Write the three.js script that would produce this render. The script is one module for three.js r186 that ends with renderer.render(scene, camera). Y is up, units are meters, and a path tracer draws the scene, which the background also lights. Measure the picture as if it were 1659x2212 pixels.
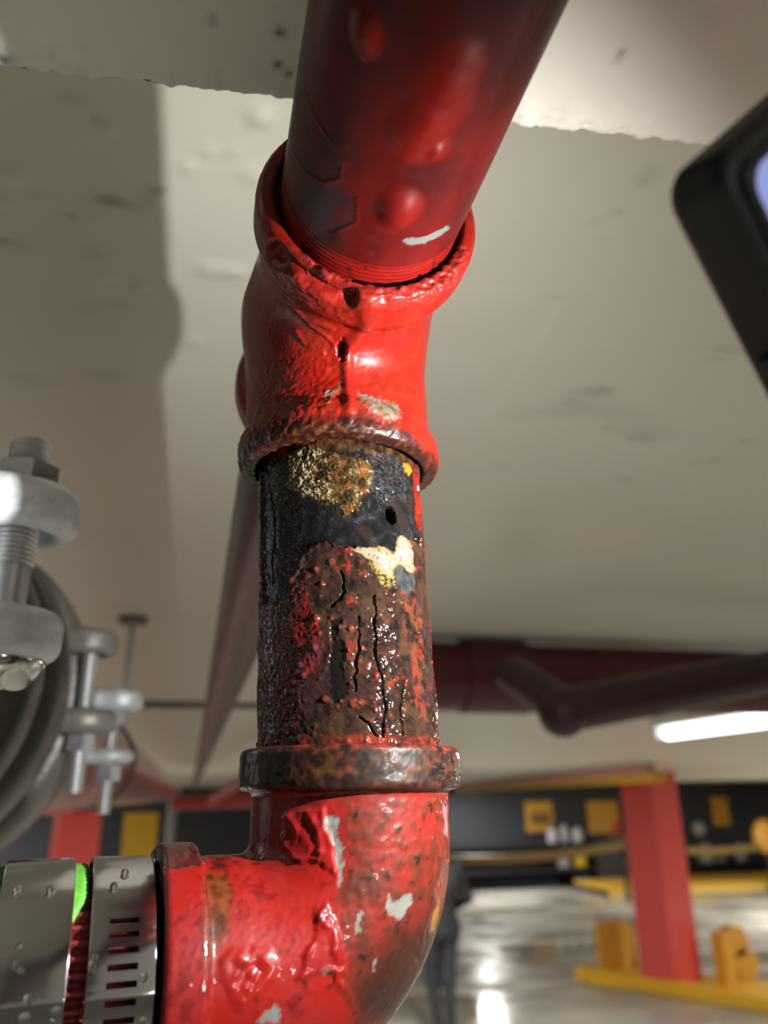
import * as THREE from 'three';
import { RectAreaLightUniformsLib } from 'three/addons/lights/RectAreaLightUniformsLib.js';
import { RoundedBoxGeometry } from 'three/addons/geometries/RoundedBoxGeometry.js';
import { mergeGeometries } from 'three/addons/utils/BufferGeometryUtils.js';

// ---------------------------------------------------------------- camera, exposure, light
RectAreaLightUniformsLib.init();
const scene = new THREE.Scene();
scene.background = new THREE.Color(0x000000);
const EYE = 2.1;                                  // lens height above the garage floor, metres
const FOC = 1661, CX = 829.5, CY = 1106;          // photograph: focal length and centre in pixels of 1659 x 2212
const VF = new THREE.Vector3(412 - CX, 1725 - CY, FOC).normalize();            // camera-space direction of the pipe run (world -z)
const VU = new THREE.Vector3(-60, -4497.53, FOC).normalize();                  // camera-space direction of world up
const VX = new THREE.Vector3().crossVectors(VF, VU);
const camera = new THREE.PerspectiveCamera(2 * Math.atan(CY / FOC) * 180 / Math.PI, 0.75, 0.004, 80);
{
  const m = new THREE.Matrix4().makeBasis(new THREE.Vector3(VX.x, VU.x, -VF.x), new THREE.Vector3(-VX.y, -VU.y, VF.y), new THREE.Vector3(-VX.z, -VU.z, VF.z));
  camera.quaternion.setFromRotationMatrix(m);
  camera.position.set(0, EYE, 0);
  camera.focus = 0.135;
  camera.userData.fStop = 15;
}
const renderer = new THREE.WebGLRenderer({ antialias: true });
renderer.toneMapping = THREE.LinearToneMapping;
renderer.toneMappingExposure = 1.0;
renderer.shadowMap.enabled = true;
const LED_POWER = 0.31, TUBE_POWER = 88;            // candela of the phone's LED, radiance of the ceiling tubes
const CEIL = 240, SOFFIT = 140;                   // slab and beam underside above the lens, millimetres

// ---------------------------------------------------------------- helpers
// Near things are laid out in millimetres from the lens: x right, y up, z towards the viewer.
const mm = (x, y, z) => new THREE.Vector3(x / 1000, y / 1000 + EYE, z / 1000);
function ray(px, py) {                            // photo pixel -> direction in world axes
  const c = new THREE.Vector3(px - CX, py - CY, FOC).divideScalar(FOC);
  return [c.dot(VX), c.dot(VU), -c.dot(VF)];
}
const lin = (v) => (v /= 255) <= 0.04045 ? v / 12.92 : Math.pow((v + 0.055) / 1.055, 2.4);
const C = (r, g, b, k = 1) => [lin(r) * k, lin(g) * k, lin(b) * k];
const mix = (a, b, t) => [a[0] + (b[0] - a[0]) * t, a[1] + (b[1] - a[1]) * t, a[2] + (b[2] - a[2]) * t];
const clamp = (x, a = 0, b = 1) => x < a ? a : x > b ? b : x;
const sst = (a, b, x) => { const t = clamp((x - a) / (b - a)); return t * t * (3 - 2 * t); };
function rng(seed) { let s = seed >>> 0; return () => { s = (s + 0x6D2B79F5) >>> 0; let t = s; t = Math.imul(t ^ (t >>> 15), t | 1); t ^= t + Math.imul(t ^ (t >>> 7), t | 61); return ((t ^ (t >>> 14)) >>> 0) / 4294967296; }; }
const PERM = new Uint8Array(512);
{ const r = rng(7), p = [...Array(256).keys()]; for (let i = 255; i > 0; i--) { const j = Math.floor(r() * (i + 1)); [p[i], p[j]] = [p[j], p[i]]; } for (let i = 0; i < 512; i++) PERM[i] = p[i & 255]; }
const grad = (h, x, y, z) => { h &= 15; const u = h < 8 ? x : y, v = h < 4 ? y : h === 12 || h === 14 ? x : z; return ((h & 1) ? -u : u) + ((h & 2) ? -v : v); };
function pn(x, y, z) {
  const xf = Math.floor(x), yf = Math.floor(y), zf = Math.floor(z), X = xf & 255, Y = yf & 255, Z = zf & 255; x -= xf; y -= yf; z -= zf;
  const u = x * x * x * (x * (x * 6 - 15) + 10), v = y * y * y * (y * (y * 6 - 15) + 10), w = z * z * z * (z * (z * 6 - 15) + 10);
  const A = PERM[X] + Y, AA = PERM[A] + Z, AB = PERM[A + 1] + Z, B = PERM[X + 1] + Y, BA = PERM[B] + Z, BB = PERM[B + 1] + Z;
  const l = (t, a, b) => a + t * (b - a);
  return l(w, l(v, l(u, grad(PERM[AA], x, y, z), grad(PERM[BA], x - 1, y, z)), l(u, grad(PERM[AB], x, y - 1, z), grad(PERM[BB], x - 1, y - 1, z))),
    l(v, l(u, grad(PERM[AA + 1], x, y, z - 1), grad(PERM[BA + 1], x - 1, y, z - 1)), l(u, grad(PERM[AB + 1], x, y - 1, z - 1), grad(PERM[BB + 1], x - 1, y - 1, z - 1))));
}
function fbm(x, y, z, o = 4) { let s = 0, a = 0.5; for (let i = 0; i < o; i++) { s += a * pn(x, y, z); x = x * 2.03 + 11.3; y = y * 2.03 + 5.7; z = z * 2.03 + 3.1; a *= 0.5; } return s; }
const ridge = (x, y, z) => 1 - Math.abs(pn(x, y, z)) * 2;
function worley(x, y, z) {                        // [distance to the nearest cell point, its hash 0..1]
  const xi = Math.floor(x), yi = Math.floor(y), zi = Math.floor(z); let best = 9, id = 0;
  for (let a = -1; a < 2; a++) for (let b = -1; b < 2; b++) for (let c = -1; c < 2; c++) {
    const h = PERM[PERM[PERM[(xi + a) & 255] + ((yi + b) & 255)] + ((zi + c) & 255)], h2 = PERM[h + 71], h3 = PERM[h2 + 13];
    const dx = xi + a + h / 255 - x, dy = yi + b + h2 / 255 - y, dz = zi + c + h3 / 255 - z, d = dx * dx + dy * dy + dz * dz;
    if (d < best) { best = d; id = h2 / 255; }
  }
  return [Math.sqrt(best), id];
}
function polySD(x, y, P) {                        // signed distance to a closed polygon, negative inside
  let d = 1e9, s = 1;
  for (let i = 0, n = P.length, j = n - 1; i < n; j = i, i++) {
    const ex = P[j][0] - P[i][0], ey = P[j][1] - P[i][1], wx = x - P[i][0], wy = y - P[i][1], t = clamp((wx * ex + wy * ey) / (ex * ex + ey * ey + 1e-9));
    const bx = wx - ex * t, by = wy - ey * t; d = Math.min(d, bx * bx + by * by);
    const c1 = y >= P[i][1], c2 = y < P[j][1], c3 = ex * wy > ey * wx; if ((c1 && c2 && c3) || (!c1 && !c2 && !c3)) s = -s;
  }
  return s * Math.sqrt(d);
}
function lineD(x, y, L) {                         // distance to an open polyline
  let d = 1e9;
  for (let i = 1; i < L.length; i++) {
    const ex = L[i][0] - L[i - 1][0], ey = L[i][1] - L[i - 1][1], wx = x - L[i - 1][0], wy = y - L[i - 1][1], t = clamp((wx * ex + wy * ey) / (ex * ex + ey * ey + 1e-9));
    d = Math.min(d, Math.hypot(wx - ex * t, wy - ey * t));
  }
  return d;
}
function boxed(P, pad) { let a = 1e9, b = -1e9, c = 1e9, d = -1e9; for (const [x, y] of P) { a = Math.min(a, x); b = Math.max(b, x); c = Math.min(c, y); d = Math.max(d, y); } return { P, a: a - pad, b: b + pad, c: c - pad, d: d + pad }; }
const polyIn = (x, y, B) => x < B.a || x > B.b || y < B.c || y > B.d ? 9 : polySD(x, y, B.P);
const lineIn = (x, y, B) => x < B.a || x > B.b || y < B.c || y > B.d ? 9 : lineD(x, y, B.P);

const taken = {};
function numbered(name) { const n = taken[name] = (taken[name] ?? -1) + 1; return n ? `${name}_${String(n).padStart(3, '0')}` : name; }
function tag(o, label, category, group) { o.userData.label = label; if (category) o.userData.category = category; if (group) o.userData.group = group; return o; }
function shadows(o) { o.castShadow = true; o.receiveShadow = true; return o; }
function thing(name, label, category, at = [0, 0, 0], group) {      // a Group at the thing's base (world metres)
  const g = new THREE.Group(); g.name = numbered(name); g.position.set(...(at.isVector3 ? at.toArray() : at)); scene.add(g); return tag(g, label, category, group);
}
function part(parent, name, geo, mat, label) {                      // geo in world metres; moved into the parent's frame
  const m = shadows(new THREE.Mesh(geo, mat)); m.name = name;
  let o = new THREE.Vector3(); for (let p = parent; p && p !== scene; p = p.parent) o.add(p.position);
  geo.translate(-o.x, -o.y, -o.z); if (label) m.userData.label = label; parent.add(m); return m;
}
function single(name, geo, mat, label, category, group) {           // a thing that is one mesh
  geo.computeBoundingBox(); const b = geo.boundingBox, c = new THREE.Vector3((b.min.x + b.max.x) / 2, b.min.y, (b.min.z + b.max.z) / 2);
  geo.translate(-c.x, -c.y, -c.z); const m = shadows(new THREE.Mesh(geo, mat)); m.name = numbered(name); m.position.copy(c); scene.add(m); return tag(m, label, category, group);
}
function struct(name, geo, mat, label) { const m = shadows(new THREE.Mesh(geo, mat)); m.name = name; m.userData.kind = 'structure'; if (label) m.userData.label = label; scene.add(m); return m; }
const std = (c, roughness = 0.6, o = {}) => new THREE.MeshPhysicalMaterial({ color: new THREE.Color().setRGB(...c), roughness, ...o });
const vcol = (roughness, o = {}) => new THREE.MeshPhysicalMaterial({ vertexColors: true, roughness, ...o });

function finish(pos, idx, col, uv) {              // millimetre positions -> world geometry
  const n = pos.length / 3, p = new Float32Array(pos.length);
  for (let i = 0; i < n; i++) { p[3 * i] = pos[3 * i] / 1000; p[3 * i + 1] = pos[3 * i + 1] / 1000 + EYE; p[3 * i + 2] = pos[3 * i + 2] / 1000; }
  const g = new THREE.BufferGeometry(); g.setAttribute('position', new THREE.BufferAttribute(p, 3)); g.setIndex(new THREE.BufferAttribute(Uint32Array.from(idx), 1));
  if (col) g.setAttribute('color', new THREE.BufferAttribute(Float32Array.from(col), 3));
  if (uv) g.setAttribute('uv', new THREE.BufferAttribute(Float32Array.from(uv), 2));
  g.computeVertexNormals(); return g;
}
// tube skin on a grid: centre(v), two axes across it, radius, and fn(angle, v, x, y, z) -> [displacement, colour]
function skin({ centre, e1, e2, r, vs, nu, fn, flip = false, from = 0, to = Math.PI * 2 }) {
  const whole = to - from > 6.28, cols = whole ? nu : nu + 1, nv = vs.length, pos = new Float32Array(cols * nv * 3), col = new Float32Array(cols * nv * 3), idx = [];
  for (let j = 0; j < nv; j++) {
    const c = centre(vs[j]), rr = typeof r === 'function' ? r(vs[j]) : r;
    for (let i = 0; i < cols; i++) {
      const a = from + (to - from) * i / nu, ca = Math.cos(a), sa = Math.sin(a), dx = ca * e1[0] + sa * e2[0], dy = ca * e1[1] + sa * e2[1], dz = ca * e1[2] + sa * e2[2];
      const [d, k] = fn(a, vs[j], c[0] + rr * dx, c[1] + rr * dy, c[2] + rr * dz), q = rr + d, o = (j * cols + i) * 3;
      pos[o] = c[0] + q * dx; pos[o + 1] = c[1] + q * dy; pos[o + 2] = c[2] + q * dz; col[o] = k[0]; col[o + 1] = k[1]; col[o + 2] = k[2];
      if (j && (whole || i)) { const A = j * cols + i, B = j * cols + (i + cols - 1) % cols, D = A - cols, E = B - cols; flip ? idx.push(A, B, E, A, E, D) : idx.push(A, E, B, A, D, E); }
    }
  }
  return finish(pos, idx, col);
}
const range = (a, b, s) => { const n = Math.max(1, Math.round(Math.abs(b - a) / s)), o = []; for (let i = 0; i <= n; i++) o.push(a + (b - a) * i / n); return o; };

// signed-distance shapes -> mesh (surface nets), then fn(x, y, z) -> [displacement along the normal, colour]
function nets(sdf, lo, hi, h, fn) {
  const N = [0, 1, 2].map((k) => Math.ceil((hi[k] - lo[k]) / h) + 1), [nx, ny, nz] = N, F = new Float32Array(nx * ny * nz), K = 6, half = K * h * 0.88;
  for (let bz = 0; bz < nz; bz += K) for (let by = 0; by < ny; by += K) for (let bx = 0; bx < nx; bx += K) {
    const d = sdf(lo[0] + (bx + K / 2) * h, lo[1] + (by + K / 2) * h, lo[2] + (bz + K / 2) * h), far = Math.abs(d) > half * 1.6;
    for (let z = bz; z < Math.min(nz, bz + K); z++) for (let y = by; y < Math.min(ny, by + K); y++) for (let x = bx; x < Math.min(nx, bx + K); x++)
      F[(z * ny + y) * nx + x] = far ? d : sdf(lo[0] + x * h, lo[1] + y * h, lo[2] + z * h);
  }
  const id = new Int32Array(nx * ny * nz).fill(-1), pos = [], idx = [], o8 = [0, 1, nx, nx + 1, nx * ny, nx * ny + 1, nx * ny + nx, nx * ny + nx + 1];
  const E = [[0, 1], [2, 3], [4, 5], [6, 7], [0, 2], [1, 3], [4, 6], [5, 7], [0, 4], [1, 5], [2, 6], [3, 7]];
  for (let z = 0; z < nz - 1; z++) for (let y = 0; y < ny - 1; y++) for (let x = 0; x < nx - 1; x++) {
    const b = (z * ny + y) * nx + x; let s = 0; for (let k = 0; k < 8; k++) if (F[b + o8[k]] < 0) s++;
    if (s === 0 || s === 8) continue;
    let n = 0, ax = 0, ay = 0, az = 0;
    for (const [i, j] of E) { const p = F[b + o8[i]], q = F[b + o8[j]]; if ((p < 0) === (q < 0)) continue; const t = p / (p - q); n++; ax += (i & 1) + t * ((j & 1) - (i & 1)); ay += ((i >> 1) & 1) + t * (((j >> 1) & 1) - ((i >> 1) & 1)); az += (i >> 2) + t * ((j >> 2) - (i >> 2)); }
    id[b] = pos.length / 3; pos.push(lo[0] + (x + ax / n) * h, lo[1] + (y + ay / n) * h, lo[2] + (z + az / n) * h);
  }
  const quad = (a, b, c, d, f) => f ? idx.push(a, b, c, a, c, d) : idx.push(a, c, b, a, d, c);
  for (let z = 1; z < nz - 1; z++) for (let y = 1; y < ny - 1; y++) for (let x = 1; x < nx - 1; x++) {
    const b = (z * ny + y) * nx + x, f = F[b] < 0;
    if (f !== (F[b + 1] < 0)) quad(id[b], id[b - nx], id[b - nx - nx * ny], id[b - nx * ny], !f);
    if (f !== (F[b + nx] < 0)) quad(id[b], id[b - nx * ny], id[b - 1 - nx * ny], id[b - 1], !f);
    if (f !== (F[b + nx * ny] < 0)) quad(id[b], id[b - 1], id[b - 1 - nx], id[b - nx], !f);
  }
  const col = new Float32Array(pos.length), e = 0.05;
  for (let i = 0; i < pos.length; i += 3) {
    let x = pos[i], y = pos[i + 1], z = pos[i + 2];
    let gx = sdf(x + e, y, z) - sdf(x - e, y, z), gy = sdf(x, y + e, z) - sdf(x, y - e, z), gz = sdf(x, y, z + e) - sdf(x, y, z - e); const L = Math.hypot(gx, gy, gz) || 1; gx /= L; gy /= L; gz /= L;
    const c = clamp(sdf(x, y, z), -h * 0.5, h * 0.5); x -= gx * c; y -= gy * c; z -= gz * c;
    const [d, k] = fn(x, y, z, gx, gy, gz);
    pos[i] = x + gx * d; pos[i + 1] = y + gy * d; pos[i + 2] = z + gz * d; col[i] = k[0]; col[i + 1] = k[1]; col[i + 2] = k[2];
  }
  return finish(pos, idx, col);
}
const smin = (a, b, k) => { const t = Math.max(k - Math.abs(a - b), 0) / k; return Math.min(a, b) - t * t * k * 0.25; };
const smax = (a, b, k) => -smin(-a, -b, k);
const ringBox = (rad, ax, R, w, rd) => { const p = rad - R + rd, q = Math.abs(ax) - w + rd; return Math.min(Math.max(p, q), 0) + Math.hypot(Math.max(p, 0), Math.max(q, 0)) - rd; };
const box3 = (x, y, z, a, b, c, r) => { x = Math.abs(x) - a + r; y = Math.abs(y) - b + r; z = Math.abs(z) - c + r; return Math.min(Math.max(x, y, z), 0) + Math.hypot(Math.max(x, 0), Math.max(y, 0), Math.max(z, 0)) - r; };
function march(sdf, px, py, t0 = 60, t1 = 260) { const d = ray(px, py), L = Math.hypot(...d); let t = t0, best = 1e9, bt = t0; for (let i = 0; i < 200 && t < t1; i++) { const s = sdf(d[0] / L * t, d[1] / L * t, d[2] / L * t); if (s < best) { best = s; bt = t; } if (s < 0.02) break; t += Math.max(0.05, s * 0.8); } return [d[0] / L * bt, d[1] / L * bt, d[2] / L * bt]; } // first hit, or the nearest approach of a ray that misses
function bar(a, b, r, seg = 20, r2 = r) {         // round bar between two world points
  const d = new THREE.Vector3().subVectors(b, a), g = new THREE.CylinderGeometry(r2, r, d.length(), seg, 1);
  g.applyQuaternion(new THREE.Quaternion().setFromUnitVectors(new THREE.Vector3(0, 1, 0), d.clone().normalize())); g.translate((a.x + b.x) / 2, (a.y + b.y) / 2, (a.z + b.z) / 2); return g;
}
function slab(x0, x1, y0, y1, z0, z1, r = 0) { const g = r ? new RoundedBoxGeometry(x1 - x0, y1 - y0, z1 - z0, 3, r) : new THREE.BoxGeometry(x1 - x0, y1 - y0, z1 - z0); g.translate((x0 + x1) / 2, (y0 + y1) / 2, (z0 + z1) / 2); return g; }
function noiseTex(size, seed, fn, color = false) { // tileable-enough grain texture
  const a = new Uint8Array(size * size * 4); for (let y = 0; y < size; y++) for (let x = 0; x < size; x++) { const k = fn(x / size, y / size, seed), o = (y * size + x) * 4; if (k.length) { a[o] = k[0]; a[o + 1] = k[1]; a[o + 2] = k[2]; } else a[o] = a[o + 1] = a[o + 2] = k; a[o + 3] = 255; }
  const t = new THREE.DataTexture(a, size, size); t.wrapS = t.wrapT = THREE.RepeatWrapping; t.magFilter = THREE.LinearFilter; if (color) t.colorSpace = THREE.SRGBColorSpace; t.needsUpdate = true; return t;
}

// ---------------------------------------------------------------- the garage: floor, ceiling, walls
const X0 = -12, X1 = 17, Z0 = -19.5, Z1 = 7, SLAB = EYE + CEIL / 1000;
{
  const grain = noiseTex(512, 1, (u, v) => 128 + 70 * fbm(u * 24, v * 24, 3.3, 4));
  const wet = noiseTex(512, 2, (u, v) => { const n = fbm(u * 5, v * 5, 8.1, 5); return clamp(60 + 330 * (n + 0.12), 22, 190); });
  const stain = noiseTex(512, 3, (u, v) => { const n = fbm(u * 7, v * 7, 1.7, 5), k = clamp(0.5 + n); return [186 * (0.75 + 0.3 * k), 183 * (0.75 + 0.3 * k), 174 * (0.75 + 0.3 * k)]; }, true);
  for (const t of [grain, wet, stain]) t.repeat.set(4, 4);
  const floor = struct('floor', slab(X0, X1, -0.15, 0, Z0, Z1), std([1, 1, 1], 1, { map: stain, roughnessMap: wet, bumpMap: grain, bumpScale: 0.001 }), 'wet grey concrete garage floor');
  const paint = std(C(225, 222, 210), 0.5);
  for (const [x0, x1, z, w] of [[-3, 14, -9.75, 0.12], [4.2, 16, -12.25, 0.12], [-3, 16, -15.3, 0.14], [6, 16, -10.9, 0.12]]) part(floor, 'parking_line', slab(x0, x1, 0, 0.003, z - w / 2, z + w / 2), paint);
}
// painted slab: fine near the pipes, with drips, blisters, pits and smudges where the photograph has them
const slabPaint = C(224, 221, 211);
const onSlab = (px, py, H = CEIL) => { const d = ray(px, py); return [d[0] * H / d[1], d[2] * H / d[1]]; };
{
  const xs = [X0 * 1000, -6000, -3000, -1500, -800, ...range(-420, 520, 2.5), 800, 1500, 3000, 6000, X1 * 1000], zs = [Z0 * 1000, -12000, -6000, -3000, -1600, ...range(-1100, -110, 2.5), 200, 1500, Z1 * 1000];
  const bumps = [[562, 250, 4.5, 2.2], [450, 325, 2.5, 1], [505, 325, 2.2, 1], [405, 360, 3, 1], [545, 375, 5, 1.2], [330, 440, 3.4, 2], [455, 580, 6, 1.3], [505, 585, 5, 1.6], [425, 740, 5, 0.8], [300, 620, 3.4, 1.6], [235, 280, 3.5, 1.2], [35, 375, 5, 1.4], [15, 435, 3, 1.4], [90, 430, 2.5, 1.2], [215, 475, 4, 1], [230, 595, 4, 1.2], [945, 1092, 4, 1.6], [1288, 468, 2.4, 1.2], [1310, 505, 2.2, 1], [1355, 1035, 4, -1]]
    .map(([a, b, r, h]) => [...onSlab(a, b), r, h]);
  const smudge = [[1275, 850, 14, 5, 0.5], [1240, 870, 10, 5, 0.45], [1300, 840, 9, 4, 0.5], [1200, 890, 22, 7, 0.25], [1320, 890, 30, 10, 0.22], [1120, 900, 14, 5, 0.2], [1390, 930, 26, 10, 0.2], [1310, 925, 4, 3, 0.5], [1385, 948, 14, 4, 0.45], [1350, 1037, 5, 4, 0.4], [1610, 955, 6, 4, 0.4], [1540, 995, 5, 4, 0.35], [1500, 1000, 4, 4, 0.3],
    [1405, 370, 5, 3, 0.35], [1393, 392, 4, 3, 0.35], [1335, 459, 2.6, 1.6, 0.5], [1560, 755, 12, 2.5, 0.35], [1605, 752, 10, 2.5, 0.35], [1545, 778, 4, 3, 0.35], [260, 440, 10, 3, 0.5], [235, 430, 6, 3, 0.6], [347, 412, 2.2, 2.2, 0.8], [325, 410, 2, 2, 0.5], [210, 260, 1.6, 1.6, 0.8], [160, 215, 5, 2.5, 0.4], [10, 522, 8, 3, 0.6], [200, 550, 5, 5, 0.35], [155, 468, 3, 3, 0.5], [255, 660, 6, 2, 0.4], [190, 665, 5, 3, 0.3], [225, 810, 12, 5, 0.3], [60, 820, 16, 7, 0.25], [1200, 640, 3, 2, 0.3], [1080, 1010, 8, 5, 0.2]]
    .map(([a, b, rx, rz, k]) => [...onSlab(a, b), rx, rz, k]);
  const scratch = [[1210, 655], [1130, 790], [1050, 900]].map(([a, b]) => onSlab(a, b));
  const pos = [], col = [], idx = [];
  zs.forEach((z, j) => xs.forEach((x, i) => {
    const near = x > -430 && x < 530 && z > -1110 && z < -100; let h = 0, k = 1;
    if (near) {
      h = 0.55 * fbm(x / 60, z / 60, 2, 3) + 0.12 * pn(x / 7, z / 7, 5);
      for (const [bx, bz, r, s] of bumps) { const q = ((x - bx) ** 2 + (z - bz) ** 2) / (r * r); if (q < 9) h += 1.3 * s * Math.exp(-q); }
      for (const [bx, bz, rx, rz, s] of smudge) { const q = ((x - bx) / rx) ** 2 + ((z - bz) / rz) ** 2; if (q < 9) k -= 0.62 * s * Math.exp(-q) * clamp(0.9 + 1.3 * fbm(x / 5, z / 5, 4, 3)); }
      const d = lineD(x, z, scratch); if (d < 6) k += 0.07 * Math.exp(-d * d / 2);
    }
    k *= 1 + 0.1 * fbm(x / 220, z / 220, 9, 4);
    const w = clamp(0.5 + 1.2 * fbm(x / 300, z / 300, 21, 3));
    pos.push(x, CEIL - h, z); col.push(slabPaint[0] * k, slabPaint[1] * k * (1 - 0.03 * w), slabPaint[2] * k * (1 - 0.09 * w));
    if (i && j) { const a = j * xs.length + i, b = a - 1, c = a - xs.length, d = c - 1; idx.push(a, d, c, a, b, d); }
  }));
  const g = finish(pos, idx, col), n = g.index.array; for (let i = 0; i < n.length; i += 3) { const t = n[i + 1]; n[i + 1] = n[i + 2]; n[i + 2] = t; } g.computeVertexNormals();
  if (g.attributes.normal.getY(10) > 0) { for (let i = 0; i < n.length; i += 3) { const t = n[i + 1]; n[i + 1] = n[i + 2]; n[i + 2] = t; } g.computeVertexNormals(); }
  const ceiling = struct('ceiling', g, vcol(0.42), 'off-white painted concrete slab with blisters and smudges');
  part(ceiling, 'slab_body', slab(X0, X1, SLAB + 0.004, SLAB + 0.2, Z0, Z1), std(slabPaint, 0.6));
}
// concrete beam close overhead, its far lower edge rough with torn paint
{
  const ang = Math.atan(0.088), ca = Math.cos(ang), sa = Math.sin(ang), base = -0.896 * SOFFIT;
  const ss = [-9000, -3000, -1000, -400, ...range(-260, 300, 0.8), 500, 1500, 5000, 12000], rows = [];
  for (const y of [CEIL - SOFFIT + 1, 40, 20, 10]) rows.push(['f', y]);
  for (const y of range(6, 0.5, 0.9)) rows.push(['f', y]);
  for (const t of range(0, 14, 0.7)) rows.push(['s', t]);
  for (const t of range(15, 110, 1.6)) rows.push(['s', t]);
  for (const t of [140, 200, 400, 700]) rows.push(['s', t]); rows.push(['b', CEIL - SOFFIT + 1]);
  const specks = [[605, 70, 1.2], [600, 140, 1], [8, 128, 1.6], [625, 160, 0.8], [460, 45, 0.9], [1340, 120, 0.9]].map(([a, b, r]) => [...onSlab(a, b, SOFFIT), r]);
  const pos = [], col = [], idx = [];
  rows.forEach(([kind, v], j) => ss.forEach((s, i) => {
    const rag = 1.1 * fbm(s / 9, 3, 1, 4) + 0.9 * fbm(s / 2.2, 8, 2, 3), fl = Math.max(0, fbm(s / 5, 1, 9, 4) + 0.1);
    let t, y;
    if (kind === 'b') { t = 700; y = SOFFIT + v; }
    else if (kind === 'f') { t = -rag * sst(8, 0, v) - 2.2 * fl * sst(2.5, 0.5, v); y = SOFFIT + v * (v > 9 ? 1 : 1); }
    else { t = v - rag * sst(4, 0, v); y = SOFFIT - sst(9, 0, v) * (2.6 * fl + 1.2 * fbm(s / 4, v / 2.5, 4, 4)) - 0.35 * fbm(s / 14, v / 14, 7, 4) - 0.1 * pn(s / 1.6, v / 1.6, 2) + 0.5 * sst(1, 0, v); }
    const x = s * ca + t * 0.0 + t * -sa, z = base + s * sa + t * ca; let k = 1 + 0.12 * fbm(x / 70, z / 70, 3, 4);
    for (const [bx, bz, r] of specks) { const q = ((x - bx) ** 2 + (z - bz) ** 2) / (r * r); if (q < 6) k *= 1 - 0.8 * Math.exp(-q); }
    pos.push(x, y, z); col.push(slabPaint[0] * k, slabPaint[1] * k * 0.985, slabPaint[2] * k * 0.97);
    if (i && j) { const a = j * ss.length + i, b = a - 1, c = a - ss.length, d = c - 1; idx.push(a, c, d, a, d, b); }
  }));
  const g = finish(pos, idx, col), n = g.index.array;
  if (g.attributes.normal.getY((rows.length - 3) * ss.length + 10) > 0) { for (let i = 0; i < n.length; i += 3) { const t = n[i + 1]; n[i + 1] = n[i + 2]; n[i + 2] = t; } g.computeVertexNormals(); }
  struct('ceiling_beam', g, vcol(0.38), 'white painted concrete beam with torn paint along its lower edge');
}
{
  const dark = std(C(58, 60, 68), 0.7), pale = std(C(150, 146, 138), 0.8);
  struct('wall_far', slab(X0, X1, 0, SLAB, Z0 - 0.2, Z0), dark, 'dark far wall of the garage');
  struct('wall_left', slab(X0 - 0.2, X0, 0, SLAB, Z0, Z1), pale); struct('wall_right', slab(X1, X1 + 0.2, 0, SLAB, Z0, Z1), pale); struct('wall_back', slab(X0, X1, 0, SLAB, Z1, Z1 + 0.2), pale);
}

// ---------------------------------------------------------------- lamps
function tubeLight(x, z0, z1, label, group, k = 1) {
  const z = (z0 + z1) / 2, g = thing('tube_light', label, 'light', [x, SLAB - 0.075, z], group), y = SLAB - 0.045;
  part(g, 'lamp_housing', slab(x - 0.06, x + 0.06, SLAB - 0.035, SLAB - 0.004, z0, z1, 0.008), std(C(235, 235, 232), 0.5));
  for (const e of [z0 + 0.01, z1 - 0.01]) part(g, 'end_cap', slab(x - 0.045, x + 0.045, y - 0.028, y + 0.012, e - 0.01, e + 0.01, 0.006), std(C(230, 230, 228), 0.5));
  part(g, 'lamp_tube', bar(new THREE.Vector3(x, y - 0.01, z0 + 0.02), new THREE.Vector3(x, y - 0.01, z1 - 0.02), 0.019, 16), std([0, 0, 0], 0.6, { emissive: new THREE.Color(1, 0.99, 0.96), emissiveIntensity: 5 }));
  const l = new THREE.RectAreaLight(new THREE.Color(1, 0.965, 0.9), TUBE_POWER * k, 0.1, z1 - z0 - 0.04); l.name = 'tube_glow'; l.position.set(x, y - 0.032, z); l.rotation.x = -Math.PI / 2; l.castShadow = true; scene.add(l);
  return g;
}
tubeLight(1.55, -2.42, -1.42, 'lit tube lamp on the ceiling past the dark red cross pipe');
tubeLight(2.0, -7.25, -6.02, 'lit tube lamp glowing behind the rusted elbow collar', undefined, 2.8);
for (const [x, z, k] of [[-2.2, -1, 0.6], [-2.2, -6, 2.4], [1.0, 1.7, 1.5], [-2.4, 3.2, 0.6], [4.6, -0.5, 0.8], [6.4, -17.6, 3.6], [9, -5.5, 6], [11.2, -12.5, 6], [-5, -11, 6], [13.5, -9, 4], [-5, -16.5, 5]]) tubeLight(x, z - 0.62, z + 0.62, 'ceiling tube lamp of the garage hidden from this view', 'tube lamps out of sight', k);

// ---------------------------------------------------------------- the leaking pipework (millimetres from the lens)
const PX = (y) => 28.1 - (y - 15) * 0.041, PZ = -148.5, PR = 16.7;  // the upright pipe leans a little
const RX = 24.9, RY = 102;                                          // axis of the overhead run
const K = 0.225;                                                    // wet paint and rust are dark: one scale for all their colours
const RED = C(210, 34, 22, K), REDD = C(136, 22, 20, K), REDO = C(216, 58, 32, K), RUST = C(78, 50, 38, K), RUSTD = C(40, 28, 24, K), ORANGE = C(176, 92, 48, K), BLACK = C(40, 41, 43, K), CHAR = C(18, 18, 19, K), WHITE = C(232, 228, 212, K * 0.46), OCHRE = C(190, 140, 52, K), GREYC = C(176, 182, 176, K), PLUM = C(104, 48, 58, K);
const wetPaint = vcol(0.4, { clearcoat: 0.4, clearcoatRoughness: 0.1, specularIntensity: 0.3 }), wetRust = vcol(0.85, { clearcoat: 0.75, clearcoatRoughness: 0.04, specularIntensity: 0.05 });

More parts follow.
